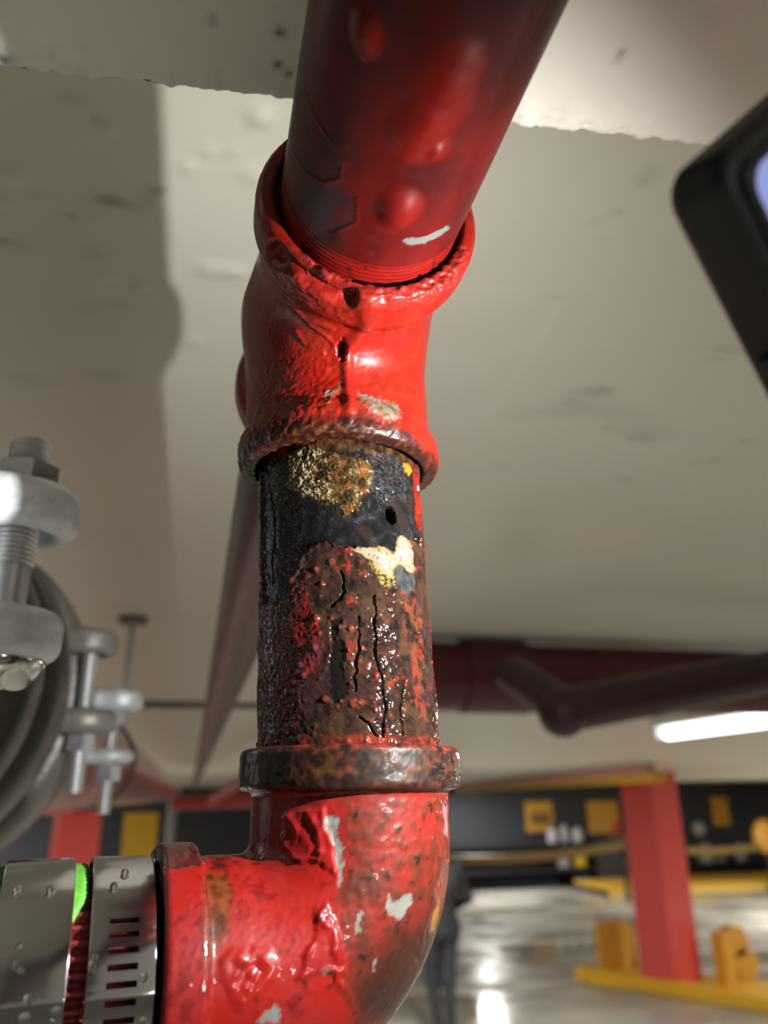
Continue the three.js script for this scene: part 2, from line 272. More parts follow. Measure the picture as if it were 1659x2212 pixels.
// --- upright pipe, the one with the hole
function hitPipe(px, py) {
  const d = ray(px, py), a0 = 28.1 + 15 * 0.041, ax = d[0] + 0.041 * d[1], az = d[2];
  const A = ax * ax + az * az, B = -(ax * a0 + az * PZ), Cc = a0 * a0 + PZ * PZ - PR * PR, t = (-B - Math.sqrt(Math.max(0, B * B - A * Cc))) / A, y = t * d[1];
  return [Math.atan2(t * d[0] - PX(y), t * d[2] - PZ) * PR, y];
}
const onPipe = (L) => L.map(([a, b]) => hitPipe(a, b));
{
  const black = boxed(onPipe([[566, 915], [880, 915], [898, 990], [904, 1100], [903, 1180], [868, 1160], [850, 1190], [800, 1180], [745, 1180], [690, 1168], [665, 1185], [650, 1215], [625, 1250], [600, 1290], [572, 1310], [566, 1200]]), 4);
  const gold = boxed(onPipe([[624, 972], [655, 964], [715, 973], [753, 982], [790, 990], [806, 1020], [803, 1055], [780, 1073], [772, 1105], [745, 1112], [731, 1089], [699, 1086], [674, 1070], [643, 1067], [618, 1046]]), 3);
  const silver = boxed(onPipe([[800, 985], [860, 985], [885, 1030], [880, 1080], [820, 1090], [800, 1060]]), 3);
  const white = boxed(onPipe([[764, 1184], [793, 1180], [818, 1183], [850, 1194], [861, 1164], [875, 1162], [889, 1180], [891, 1205], [892, 1239], [877, 1230], [866, 1217], [856, 1230], [850, 1249], [825, 1239], [803, 1214], [781, 1202]]), 3);
  const moss = boxed(onPipe([[800, 1215], [850, 1245], [858, 1270], [835, 1268], [812, 1245]]), 3);
  const grey = boxed(onPipe([[856, 1228], [866, 1217], [878, 1226], [893, 1240], [896, 1275], [872, 1282], [855, 1262]]), 3);
  const streak = boxed(onPipe([[715, 1340], [735, 1335], [730, 1380], [746, 1400], [737, 1440], [750, 1470], [747, 1512], [722, 1512], [713, 1470], [710, 1420], [722, 1390]]), 3);
  const redLeft = boxed(onPipe([[566, 1300], [620, 1290], [660, 1230], [668, 1300], [690, 1330], [695, 1400], [680, 1450], [650, 1470], [655, 1530], [640, 1580], [566, 1590]]), 4);
  const redStrip = boxed(onPipe([[892, 990], [898, 990], [907, 1090], [908, 1150], [904, 1150], [901, 1090]]), 3);
  const orangeR = boxed(onPipe([[866, 1290], [905, 1285], [915, 1400], [925, 1560], [900, 1560], [885, 1420]]), 3);
  const blob = boxed(onPipe([[873, 1000], [882, 998], [893, 1018], [888, 1028], [877, 1020]]), 2);
  const hole = hitPipe(847, 1112);
  const c3 = (L) => boxed(onPipe(L.map(([a, b]) => [480 + a / 2.9625, 1200 + b / 2.9625])), 2);
  const cracks = [[[870, 390], [875, 560], [855, 680], [850, 860]], [[975, 250], [980, 430], [985, 520], [975, 650], [1020, 760], [1025, 900], [1050, 980], [1025, 1160]], [[1160, 790], [1130, 930], [1125, 1000], [1155, 1150]], [[885, 1040], [985, 1155]], [[1255, 380], [1255, 560], [1300, 650], [1290, 750]], [[760, 100], [790, 230], [700, 330]]].map(c3);
  cracks.push(boxed(onPipe([[572, 1010], [584, 1085], [590, 1125], [590, 1180], [583, 1215], [588, 1260]]), 2));
  const pimples = [[825, 465, 28], [895, 590, 22], [980, 770, 25], [660, 920, 30], [740, 455, 20], [840, 945, 36], [890, 940, 25], [805, 605, 14], [820, 820, 12], [600, 400, 26], [1050, 760, 10], [980, 990, 22], [590, 590, 28], [505, 700, 26], [700, 40, 30], [600, 90, 26], [640, 180, 24], [1165, 320, 20], [1240, 520, 14], [1180, 890, 18], [760, 930, 14], [620, 500, 20], [520, 770, 18]].map(([a, b, r]) => [...hitPipe(480 + a / 2.9625, 1200 + b / 2.9625), r / 2.9625 / 11]);
  const rimY = 9.6;
  const geo = skin({
    centre: (y) => [PX(y), y, PZ], e1: [0, 0, 1], e2: [1, 0, 0], r: (y) => PR + 0.25 * sst(30, 12, y), vs: range(72, 5, 0.19), nu: 560,
    fn(a, v, x, y, z) {
      const aa = a > Math.PI ? a - 2 * Math.PI : a, u = aa * PR;
      const w1 = pn(x / 3, y / 3, z / 3), w2 = pn(x / 3 + 9, y / 3, z / 3), f1 = pn(x * 1.1, y * 1.1, z * 1.1), f2 = pn(x * 1.1, y * 1.1 + 7, z * 1.1);
      const U = u + 0.7 * w1 + 0.5 * f1, V = v + 0.7 * w2 + 0.5 * f2;
      const big = fbm(x / 5, y / 7, z / 5, 4), mid = fbm(x / 1.7, y / 1.9, z / 1.7, 4), fine = pn(x * 2.1, y * 2.1, z * 2.1), fine2 = pn(x * 3.9, y * 3.9, z * 3.9);
      // rust crust
      const grit = pn(x * 5.2, y * 5.2, z * 5.2), patch = pn(x / 4.5, y / 7, z / 4.5 + 30);
      let d = 0.6 * big + 0.2 * mid + 0.02 * fine, c = mix(RUSTD, RUST, clamp(0.48 + 1.3 * mid + 0.45 * fine + 0.25 * grit));
      c = mix(c, C(70, 44, 46, K), 0.55 * sst(0.0, 0.3, patch)); c = mix(c, C(92, 68, 46, K), 0.5 * sst(0.08, 0.3, pn(x / 3, y / 5, z / 3 + 60)));
      c = mix(c, mix(C(150, 76, 42, K), C(170, 52, 36, K), clamp(0.5 + 2 * big)), 0.7 * sst(0.2, 0.36, mid * 0.8 + big * 0.5 + 0.14 * fine + 0.08 * grit));
      c = mix(c, CHAR, 0.75 * sst(0.16, 0.34, -mid * 0.9 - 0.2 * fine - 0.15 * patch));
      const ww = worley(x / 1.3, y / 1.3, z / 1.3); if (ww[1] > 0.6) { const k = sst(0.45, 0.1, ww[0]); d += 0.18 * k; if (ww[1] > 0.92) c = mix(c, mix(C(160, 80, 46, K), C(176, 54, 40, K), ww[1] * 3 % 1), 0.6 * k); }
      for (const [pu, pv, r] of pimples) { const q = Math.hypot(u - pu, v - pv) / (r * 0.85); if (q < 1.4) { const k = sst(1.2, 0.45, q + 0.3 * f1 + 0.15 * fine); d += 0.4 * k; c = mix(c, mix(C(166, 56, 38, K), C(136, 72, 42, K), clamp(0.5 + fine)), 0.7 * k); } }
      // remains of red paint, left flank and right strip; the back keeps its paint
      const rl = Math.min(polyIn(U, V, redLeft), (aa < -1.05 || aa > 1.42) && v < 36 ? -1 : 9);
      if (rl < 1) { const k = sst(0.4, -0.4, rl + 0.9 * mid); c = mix(c, mix(mix(REDD, PLUM, clamp(0.3 + 2 * big)), REDO, sst(0.12, 0.4, mid + 0.2 * fine)), 0.85 * k); d += 0.12 * k - 0.16 * k * sst(0.5, 0.2, worley(x / 0.9, y / 0.9, z / 0.9)[0]); }
      if (aa > 1.2 || aa < -1.5) { const k = clamp(sst(1.2, 1.32, aa) + sst(-1.5, -1.6, aa)) * sst(-0.15, 0.05, mid + 0.1); c = mix(c, mix(REDD, RED, 0.4), 0.6 * k); d += 0.1 * k; }
      const so = polyIn(U, V, orangeR); if (so < 1) { const k = sst(0.4, -0.4, so) * sst(-0.12, 0.14, mid); c = mix(c, mix(C(140, 76, 42, K), C(170, 58, 38, K), clamp(0.5 + 2 * w1)), 0.6 * k); }
      // the bared, blackened iron round the leak
      const sb = Math.min(polyIn(U, V, black), v > 66 ? -1 : 9);
      if (sb < 2) {
        const k = sst(0.25, -0.25, sb); let bc = mix(CHAR, BLACK, clamp(0.55 + 1.4 * mid + 0.3 * fine)); bc = mix(bc, C(84, 84, 84, K), 0.75 * sst(0.14, 0.5, mid + 0.35 * fine2 + 0.2 * grit)); bc = mix(bc, CHAR, 0.7 * sst(0.05, 0.35, pn(x / 3, y / 3, z / 3 + 20))); bc = mix(bc, C(58, 42, 32, K), 0.6 * sst(0.1, 0.35, pn(x / 4, y / 4, z / 4 + 50)));
        c = mix(c, bc, k); d = d * (1 - k) + k * (-0.42 + 0.22 * mid + 0.1 * fine + 0.05 * fine2); d += 0.35 * sst(0.7, 0, Math.abs(sb - 0.1)) * (1 - k);
      }
      const ss = polyIn(U, V, silver); if (ss < 1) { const k = sst(0.6, -0.6, ss); d += k * 0.16 * pn(x * 1.4, y * 1.4, z * 1.4 + 3); c = mix(c, C(112, 114, 118, K), 0.45 * k * sst(0, 0.5, fine2 + fine)); }
      const sg = polyIn(U, V, gold); if (sg < 1) {
        const k = sst(0.35, -0.35, sg + 0.3 * fine), t = clamp(0.5 + 1.7 * mid + 0.6 * fine2); let gc = mix(C(46, 34, 18, K), C(132, 104, 54, K), t); gc = mix(gc, C(222, 208, 164, K * 1.2), sst(0.25, 0.6, fine2 * 0.7 + mid + 0.35 * sst(2.5, -1.5, u + 6.5))); gc = mix(gc, C(170, 96, 44, K), 0.5 * sst(0.12, 0.45, pn(x / 1.6, y / 1.6, z / 1.6 + 70) + 0.3 * fine)); gc = mix(gc, C(34, 26, 16, K), 0.8 * sst(0.1, 0.5, pn(x * 1.2, y * 1.2, z * 1.2 + 11) + 0.4 * grit));
        c = mix(c, gc, k); d += k * (0.22 + 0.16 * fine2 + 0.12 * fine);
      }
      const st = polyIn(U, V, streak); if (st < 1) { const k = sst(0.25, -0.25, st); c = mix(c, CHAR, 0.92 * k); d = d * (1 - 0.6 * k) - 0.3 * k; }
      const sm = polyIn(U, V, moss); if (sm < 1) { const k = sst(0.4, -0.4, sm); c = mix(c, mix(C(60, 52, 20, K), C(170, 150, 74, K), clamp(0.5 + 2 * fine)), 0.9 * k); }
      const sw = polyIn(U, V, white); if (sw < 1) { const k = sst(0.12, -0.12, sw), e = sst(-0.9, 0, sw + 0.7 * w1 + (v < 45 ? 0.2 : 0)); c = mix(c, mix(WHITE, mix(OCHRE, WHITE, 0.35), e), k); if (k > 0.5 && fine > 0.42 && v < 49) c = mix(c, C(120, 82, 40, K), 0.8); d = d * (1 - k) + k * (-0.12 + 0.05 * w2 + 0.03 * fine); }
      const sgr = polyIn(U, V, grey); if (sgr < 1) { const k = sst(0.15, -0.15, sgr); c = mix(c, mix(BLACK, C(96, 98, 100, K), clamp(0.4 + mid + 0.3 * fine)), k); d = d * (1 - k) + k * (0.06 + 0.06 * mid); }
      const sr = polyIn(U, V, redStrip); if (sr < 1) { const k = sst(0.3, -0.3, sr); c = mix(c, mix(REDD, REDO, clamp(0.4 + w1)), 0.7 * k); d += 0.15 * k; }
      const sbl = polyIn(U, V, blob); if (sbl < 1) { const k = sst(0.3, -0.2, sbl); c = mix(c, C(224, 150, 40, K), k); d += 0.3 * k; }
      for (const L of cracks) { const q = lineIn(U * 0.7 + u * 0.3, v + 0.2 * f2, L); if (q < 0.6) { const k = sst(0.2 + 0.12 * w1, 0.03, q); d -= 1.0 * k; c = mix(c, RUSTD, 0.6 * k); } }
      // red lip where the elbow begins
      const rim = v + 0.8 * w1 + 0.4 * mid; if (rim < rimY + 1) { const k = sst(rimY + 0.6, rimY - 0.6, rim); c = mix(c, mix(C(170, 58, 40, K), RUSTD, clamp(0.45 + 2.4 * mid + 0.5 * fine)), 0.8 * k); d += 0.15 * k; }
      if (v > 62) { const k = sst(61.5, 63.5, v + 0.8 * w1); c = mix(c, mix(RUSTD, C(120, 76, 34, K), clamp(0.5 + 2 * mid)), 0.75 * k); }
      const hq = Math.hypot((u - hole[0]) / 1.3, (v - hole[1]) / 1.75) + 0.16 * f1 + 0.07 * fine; if (hq < 1.6) { d = d * sst(1, 1.6, hq) - 0.35 * sst(1.5, 1.0, hq) - 7 * sst(1.02, 0.86, hq); if (hq < 1.02) c = CHAR; }
      return [d, c];
    },
  });
  const p = thing('corroded_pipe', 'upright steel pipe eaten by rust with a black patch, hole and white scar', 'pipe', mm(PX(8), 5, PZ));
  part(p, 'pipe_wall', geo, wetRust);
}

// --- tee at the top
function teeSDF(x, y, z) {
  const bx = x - PX(y); x -= RX; y -= RY; z -= PZ;
  const rr = Math.hypot(x, y), rb = Math.hypot(bx, z), az = Math.abs(z);
  let d = smin(Math.max(rr - 18.9, az - 37), Math.max(rb - 19.6, Math.abs(y + 18.5) - 18.5), 7);
  d = smin(d, ringBox(rr, az - 33.2, 20.9, 5.3, 3), 2.2);
  d = smin(d, ringBox(rb, y + 34.6, 21.2, 3.5, 2.7), 2.5);
  d = smax(d, -Math.max(rr - 17.7, 33 - az), 0.8);
  return smax(d, -Math.max(rb - 17.6, y + 33.5), 0.8);
}
{
  const sph = (x, y, z) => { x -= RX; y -= RY; z -= PZ; return [Math.atan2(x, z) * 24, Math.atan2(y, Math.hypot(x, z)) * 24]; };
  const on = (L) => L.map(([a, b]) => sph(...march(teeSDF, a, b)));
  const chips = [[[772, 857], [800, 860], [812, 874], [845, 868], [862, 884], [857, 901], [830, 906], [812, 893], [790, 872]], [[700, 853], [728, 840], [735, 831], [734, 846], [712, 856]]].map((L) => boxed(on(L), 2));
  const seam = boxed(on([[792, 655], [797, 700], [770, 728], [748, 762], [752, 850]]), 4), ledge = boxed(on([[600, 850], [680, 855], [735, 845], [800, 868]]), 2), bulge = boxed(on([[750, 760], [800, 750], [890, 745]]), 5);
  const fissure = boxed(on([[585, 545], [640, 575], [700, 620], [752, 640]]), 3), wrinkle = boxed(on([[690, 575], [760, 600], [830, 615], [900, 605], [940, 590]]), 5), scrib = boxed(on([[935, 590], [960, 560], [985, 545], [978, 580], [955, 600]]), 2);
  const pit = on([[738, 755]])[0], hairs = [[[640, 715], [660, 745], [700, 760]], [[668, 700], [710, 730], [722, 745]], [[610, 640], [660, 690], [720, 710]], [[830, 710], [900, 690], [935, 650]]].map((L) => boxed(on(L), 1.5));
  const geo = nets(teeSDF, [0, 60, -192], [50, 126, -106], 0.36, (x, y, z) => {
    const [U, V] = sph(x, y, z), w1 = pn(x / 3, y / 3, z / 3), mid = fbm(x / 1.6, y / 1.6, z / 1.6, 4), big = fbm(x / 8, y / 8, z / 8, 3), fine = pn(x * 1.6, y * 1.6, z * 1.6), u = U + 0.5 * w1 + 0.25 * fine, v = V + 0.4 * mid;
    let c = mix(RED, REDO, clamp(0.35 + 1.6 * big)), d = 0.08 * big + 0.05 * fine; c = mix(c, REDD, 0.5 * sst(0.1, 0.4, mid + big));
    const left = sst(RX + 1, RX - 6, x), by = y - 64;                                   // left half is crazed and scabby, more so towards the lower bead
    d += left * sst(26, 12, by) * (0.28 * mid + 0.14 * (1 - 2 * worley(x / 1.1, y / 1.1, z / 1.1)[0]));
    if (by < 14 && z > PZ - 12) {
      const k = sst(9, 2, by + 3 * w1 + 3 * mid + 0.16 * (x - RX)), k2 = sst(4.4, 1.6, by + 2.6 * mid + 1.2 * w1 + 0.6 * fine + (x > RX + 12 ? 2 : 0));
      d += 0.22 * k * mid + 0.05 * k * fine; c = mix(c, mix(REDD, RUST, clamp(0.5 + 2 * mid)), 0.6 * k * sst(-0.1, 0.3, mid));
      const gr = pn(x * 3, y * 3, z * 3); c = mix(c, mix(mix(RUSTD, CHAR, clamp(0.3 + gr)), mix(C(150, 92, 40, K), C(120, 60, 38, K), clamp(0.5 + gr)), sst(-0.02, 0.34, mid + 0.12 * left - 0.08 + 0.15 * fine)), 0.92 * k2); d += 0.1 * k2 * mid + 0.07 * k2 * gr;
    }
    for (const P of chips) { const q = polyIn(u, v, P); if (q < 1) { const k = sst(0.25, -0.1, q + 0.5 * fine); c = mix(c, mix(WHITE, mix(OCHRE, RUSTD, 0.4), sst(0.05, 0.4, mid + 0.15)), k); d += 0.22 * k; } }
    const ls = lineIn(U, V, seam); if (ls < 3) d += 0.75 * sst(2.0, 0.2, ls); const lb = lineIn(U, V, bulge); if (lb < 5) d += 0.7 * sst(4.5, 0.5, lb);
    const ll = lineIn(u, V, ledge); if (ll < 2) d += 0.4 * sst(1.2, 0, ll);
    const lf = lineIn(U, V + 0.4 * w1, fissure); if (lf < 2) { const k = sst(1.25, 0.4, lf); d -= 2.1 * k; }
    const lw = lineIn(U, V, wrinkle); if (lw < 4.5) { const k = sst(4, 1, lw); d += k * (0.6 * mid + 0.42 * ridge(x / 3.2, y / 0.9, z / 0.9) - 0.2); c = mix(c, mix(RED, C(214, 96, 92, K), clamp(0.4 + mid)), 0.5 * k); c = mix(c, RUSTD, 0.7 * k * sst(0.25, 0.42, -mid)); }
    const lx = polyIn(U, V, scrib); if (lx < 1) { const k = sst(0.5, -0.4, lx), h = sst(0.45, 0.8, ridge(x * 0.9, y * 0.5, z * 0.9)); c = mix(c, CHAR, 0.85 * k * h); d -= 0.3 * k * h; }
    for (const L of hairs) { const q = lineIn(U, V, L); if (q < 0.8) d += 0.3 * sst(0.5, 0.1, q); }
    const pq = Math.hypot(U - pit[0], (V - pit[1]) * 0.6); if (pq < 2) { const k = sst(1.2, 0.3, pq + 0.4 * fine); d -= 2.2 * k; }
    if (z > PZ + 31) d += 0.12 * mid;
    return [d, c];
  });
  const t = thing('pipe_tee', 'red painted screwed tee joining the overhead pipe to the corroded upright pipe', 'pipe fitting', mm(RX, 64, PZ));
  part(t, 'tee_body', geo, wetPaint);
}

// --- overhead run: the length in front of the tee and the length behind it
function hitRun(px, py) { const d = ray(px, py), A = d[0] * d[0] + d[1] * d[1], B = -(d[0] * RX + d[1] * RY), Cc = RX * RX + RY * RY - PR * PR, t = (-B - Math.sqrt(Math.max(0, B * B - A * Cc))) / A; return [Math.atan2(t * d[0] - RX, RY - t * d[1]) * PR, t * d[2]]; }
{
  const on = (L, pad = 2) => boxed(L.map(([a, b]) => hitRun(a, b)), pad);
  const chip = on([[868, 521], [880, 514], [905, 516], [935, 505], [966, 487], [971, 495], [945, 513], [910, 527], [885, 528]]), plum = on([[640, 392], [735, 402], [768, 430], [770, 490], [720, 500], [660, 478]], 3), edge = on([[655, 180], [690, 270], [725, 315], [741, 350], [735, 385], [700, 396], [660, 370], [630, 320]]), edge2 = on([[772, 430], [770, 480], [720, 505]]), soot = on([[690, 500], [740, 490], [735, 520], [700, 520]]);
  const runs = [[862, 452, 50, 1.7], [945, 325, 24, 0.8], [905, 290, 60, 1.1], [950, 225, 60, 0.9], [985, 150, 50, 0.7], [790, 70, 36, 0.9]].map(([a, b, r, h]) => [...hitRun(a, b), r / 13, h]);
  const col = (x, y, z) => { const mid = fbm(x / 2.2, y / 2.2, z / 2.2, 4), big = fbm(x / 11, y / 11, z / 14, 4); let c = mix(C(158, 24, 22, K), C(116, 18, 18, K), clamp(0.5 + 1.8 * big)); return [mix(c, PLUM, 0.35 * sst(0.05, 0.35, mid + 0.5 * big)), mid, big]; };
  const geo = skin({
    centre: (z) => [RX, RY, z], e1: [0, -1, 0], e2: [1, 0, 0], r: PR, vs: [...range(-120, -48, 0.3), ...range(-44, 400, 6)], nu: 340, flip: true,
    fn(a, v, x, y, z) {
      const aa = a > Math.PI ? a - 2 * Math.PI : a, u = aa * PR; let [c, mid, big] = col(x, y, z); const fine = pn(x * 1.4, y * 1.4, z * 1.4), U = u + 0.35 * fine + 0.5 * mid, V = v + 0.3 * mid; let d = 0.07 * big + 0.025 * fine;
      if (v < -40) {
        for (const [pu, pv, r, h] of runs) { const q = Math.hypot((u - pu), (v - pv) * 0.8) / r; if (q < 1.5) { const k = sst(1.15, 0.1, q); d += h * k; c = mix(c, RED, 0.6 * sst(1.2, 0.6, q)); } }
        const q1 = polyIn(U, V, plum); if (q1 < 1) c = mix(c, mix(PLUM, C(70, 58, 72, K), clamp(0.4 + 2 * mid)), 0.6 * sst(0.3, -0.6, q1));
        const q2 = Math.min(lineIn(U, v, edge), lineIn(U, v, edge2)); if (q2 < 1) d += 0.16 * sst(0.5, 0.05, q2);
        const q3 = polyIn(U, V, chip); if (q3 < 1) { const k = sst(0.2, -0.1, q3 + 0.45 * fine); c = mix(c, GREYC, 0.9 * k); d -= 0.12 * k; }
        const q4 = polyIn(U, V, soot); if (q4 < 1) c = mix(c, CHAR, 0.5 * sst(0.5, -0.6, q4 + mid));
        if (v < -105.5) { const k = sst(-105.5, -107, v); d += -0.12 * k + 0.12 * k * Math.sin(v * 2 * Math.PI / 1.0); c = mix(c, mix(RED, RUSTD, sst(0.1, 0.4, mid)), 0.6 * k); }
      }
      return [d, c];
    },
  });
  const r = thing('overhead_pipe', 'red painted overhead pipe with paint runs and a grey chip, entering the tee', 'pipe', mm(RX, RY - PR, -60));
  part(r, 'pipe_wall', geo, vcol(0.42, { clearcoat: 0.15, clearcoatRoughness: 0.18, specularIntensity: 0.3 }));
  const back = skin({ centre: (z) => [RX, RY, z], e1: [0, -1, 0], e2: [1, 0, 0], r: PR, vs: [...range(-180, -700, 2.5), ...range(-720, -6000, 60)], nu: 72, flip: false, fn: (a, v, x, y, z) => { const [c, mid, big] = col(x, y, z); return [0.15 * big, mix(c, C(150, 96, 92, K), 0.45 * clamp(0.4 + 2 * fbm(x / 20, y / 20, z / 60, 3)))]; } });
  const b = thing('distant_pipe', 'dull red pipe running away from the back of the tee under the ceiling', 'pipe', mm(RX, RY - PR, -3000));
  part(b, 'pipe_wall', back, vcol(0.35, { clearcoat: 0.2, clearcoatRoughness: 0.25, specularIntensity: 0.6 }));
}

// --- elbow at the foot, bending to the left
const EX = PX(8) + 0.2, EY = -27, EB = 20;       // axis x, outlet axis y, bend radius
const YC = Math.cos(0.157), YS = Math.sin(0.157);  // the outlet is turned a little towards the viewer
const yawed = (x, y, z) => [EX + (x - EX) * YC + (z - PZ) * YS, y, PZ + (z - PZ) * YC - (x - EX) * YS];
function elbowSDF(X, y, Z) {
  const x = EX + (X - EX) * YC - (Z - PZ) * YS, z = (X - EX) * YS + (Z - PZ) * YC; const cx = EX - EB, cy = EY + EB; let ax;           // distance in the bend plane to the centre line
  if (x > cx && y < cy) ax = Math.hypot(x - cx, y - cy) - EB; else if (y >= cy) ax = x - EX; else ax = y - EY;
  let d = Math.max(Math.hypot(ax, z) - 18.0, y - 7, -4 - x); if (x <= cx && y > cy + 0.01) d = Math.max(d, Math.hypot(y - EY, z) - 18.0);
  if (y > cy && x < cx + 4) d = Math.max(Math.hypot(x - EX, z) - 18.0, y - 7); if (x < cx && y < cy + 12) d = Math.min(d, Math.max(Math.hypot(y - EY, z) - 18.0, -4 - x));
  const rt = Math.hypot(x - EX, z), ro = Math.hypot(y - EY, z);
  d = smin(d, Math.max(ringBox(rt, y - 4.6, 20.4, 3.6, 1.1), (rt - 18) * 0.5 + (y - 9.2) * 0.86), 1.2);
  d = smin(d, ringBox(ro, x + 2.2, 20.3, 3.1, 0.9), 1.2);
  return smax(d, -Math.max(ro - 17.4, x + 1), 0.6);
}
{
  const on = (L, pad = 2) => boxed(L.map(([a, b]) => march(elbowSDF, a, b).slice(0, 2)), pad), c4 = (L, pad) => on(L.map(([a, b]) => [320 + a / 2.37, 1680 + b / 2.37]), pad);
  const rusty = on([[740, 1716], [800, 1716], [980, 1716], [985, 1900], [930, 2100], [850, 2200], [780, 2205], [752, 2140], [740, 2020], [722, 1960], [735, 1910], [742, 1850]], 6), darkLow = on([[760, 2140], [800, 2090], [860, 2010], [900, 2010], [940, 1960], [930, 2100], [850, 2200], [770, 2208]], 6);
  const chips = [[[700, 1766], [720, 1760], [735, 1776], [727, 1800], [737, 1845], [741, 1880], [736, 1915], [728, 1912], [731, 1880], [719, 1832], [708, 1800]], [[836, 1958], [842, 1934], [850, 1950], [866, 1940], [872, 1935], [889, 1932], [890, 1950], [874, 1980], [858, 1984], [842, 1975]], [[556, 2206], [578, 2184], [598, 2166], [606, 2186], [602, 2208]], [[690, 2092], [712, 2086], [716, 2098], [694, 2100]], [[774, 1975], [784, 1965], [780, 2010], [770, 2020]], [[806, 2080], [812, 2070], [814, 2090], [808, 2100]], [[343, 2055], [352, 2048], [353, 2060], [346, 2068]]].map((L) => on(L));
  const pinkChip = on([[958, 1735], [966, 1745], [968, 1810], [960, 1800]]), yellow = on([[928, 2010], [935, 1970], [950, 1945], [946, 1985], [934, 2015]]), olive = on([[442, 1885], [490, 1880], [505, 1930], [500, 2010], [470, 2060], [448, 2110], [440, 2020]], 4), topScale = on([[348, 1822], [432, 1818], [430, 1842], [380, 1852], [348, 1848]], 3), darkSpots = on([[452, 1842], [485, 1845], [490, 1878], [465, 1880]], 3);
  const flaps = [[[608, 1765], [640, 1748], [700, 1745], [726, 1892], [690, 1862], [632, 1856], [615, 1830]], [[700, 1950], [722, 1990], [740, 2050], [748, 2104], [705, 2096], [645, 2114], [660, 2060], [676, 2035], [684, 1990]]].map((L) => on(L, 3));
  const folds = [[[622, 1762], [648, 1800], [668, 1832]], [[662, 1752], [690, 1785], [694, 1840]], [[688, 1975], [716, 2020], [728, 2070]], [[730, 2110], [748, 2140], [756, 2160]]].map((L) => on(L, 3));
  const heart = c4([[395, 950], [430, 908], [480, 905], [512, 935], [555, 900], [610, 905], [637, 950], [620, 1020], [570, 1075], [495, 1168], [440, 1090], [405, 1010], [395, 950]], 4), knobs = [[470, 945, 34], [590, 945, 32], [530, 1010, 26], [450, 1010, 22], [500, 1075, 26]].map(([a, b, r]) => { const p = march(elbowSDF, 320 + a / 2.37, 1680 + b / 2.37); return [p[0], p[1], r / 2.37 / 11.5]; });
  const geo = nets(elbowSDF, [-12, -50, -174], [56, 14, -116], 0.36, (x, y, z) => {
    const w1 = pn(x / 3, y / 3, z / 3), mid = fbm(x / 1.7, y / 1.7, z / 1.7, 4), big = fbm(x / 8, y / 8, z / 8, 3), fine = pn(x * 1.6, y * 1.6, z * 1.6), u = x + 0.5 * w1 + 0.3 * fine, v = y + 0.5 * mid, front = z > PZ - 4;
    let c = mix(RED, C(206, 50, 48, K), clamp(0.4 + 1.7 * big)), d = 0.1 * big + 0.04 * fine + 0.05 * mid; c = mix(c, REDD, 0.6 * sst(0.08, 0.32, mid + 0.6 * big)); c = mix(c, CHAR, 0.5 * sst(0.3, 0.42, mid));
    if (front) {
      const q = polyIn(u, v, rusty); if (q < 3) { const k = sst(1.5, -1.5, q + 2 * mid); let rc = mix(mix(C(190, 50, 38, K), C(176, 62, 40, K), clamp(0.5 + 2 * big)), mix(RUST, C(132, 58, 36, K), clamp(0.5 + mid)), clamp(0.56 + 1.6 * mid + 1.2 * big)); rc = mix(rc, CHAR, 0.8 * sst(0.22, 0.42, pn(x / 1.3, y / 2.2, z / 1.3) * 0.5 + mid * 0.6 + 0.2 * fine)); c = mix(c, rc, k); d += 0.14 * k * mid; }
      const q2 = polyIn(u, v, darkLow); if (q2 < 4) { const k = sst(3, -2.5, q2 + 2 * mid); c = mix(c, mix(C(60, 38, 28, K), RUST, clamp(0.4 + 2 * mid)), 0.85 * k); }
      const q3 = polyIn(u, v, olive); if (q3 < 2) { const k = sst(0.6, -0.8, q3 + 1.3 * mid); c = mix(c, mix(C(64, 44, 22, K), C(170, 96, 36, K), clamp(0.4 + 2 * mid)), 0.85 * k); }
      const q4 = polyIn(u, v, topScale); if (q4 < 1.5 || (y > EY + 18.6 && x < 1)) { c = mix(c, mix(C(92, 52, 54, K), RUSTD, clamp(0.3 + 2 * mid)), 0.85); d -= 0.12; }
      const q5 = polyIn(u, v, darkSpots); if (q5 < 1.5) c = mix(c, RUSTD, 0.8 * sst(1, -1, q5 + 3 * mid));
      for (const P of chips) { const k0 = polyIn(u, v, P); if (k0 < 1) { const k = sst(0.2, -0.1, k0 + 0.35 * fine); c = mix(c, mix(GREYC, mix(WHITE, OCHRE, 0.25), clamp(0.4 + 2 * mid)), k); d -= 0.1 * k; } }
      const q6 = polyIn(u, v, pinkChip); if (q6 < 1) c = mix(c, C(222, 170, 172, K), 0.7 * sst(0.3, -0.3, q6 + 0.5 * mid)); const q7 = polyIn(u, v, yellow); if (q7 < 1) c = mix(c, C(206, 142, 40, K), 0.85 * sst(0.4, -0.3, q7));
      for (const P of flaps) { const q = polyIn(u, v, P); if (q < 1.2) { const k = sst(0.25, -0.25, q); d += k * (0.34 + 0.22 * fbm(x / 2.4, y / 3.4, z / 2.4, 3)) + 0.3 * sst(0.7, 0, Math.abs(q + 0.2)) * clamp(0.5 + 2 * w1); c = mix(c, C(206, 36, 36, K), 0.6 * k); } }
      for (const L of folds) { const q = lineIn(u, v, L); if (q < 2.2) { const h = 0.12 + 0.3 * clamp(0.5 + 2 * w1); d += h * sst(0.9, 0.05, q); } }
      const lh = lineIn(x, y, heart); if (lh < 2) { d += 0.24 * sst(1.3, 0.1, lh); } for (const [a, b, r] of knobs) { const q = Math.hypot(x - a, y - b) / r; if (q < 1.2) d += 0.34 * sst(1.2, 0.0, q); }
    }
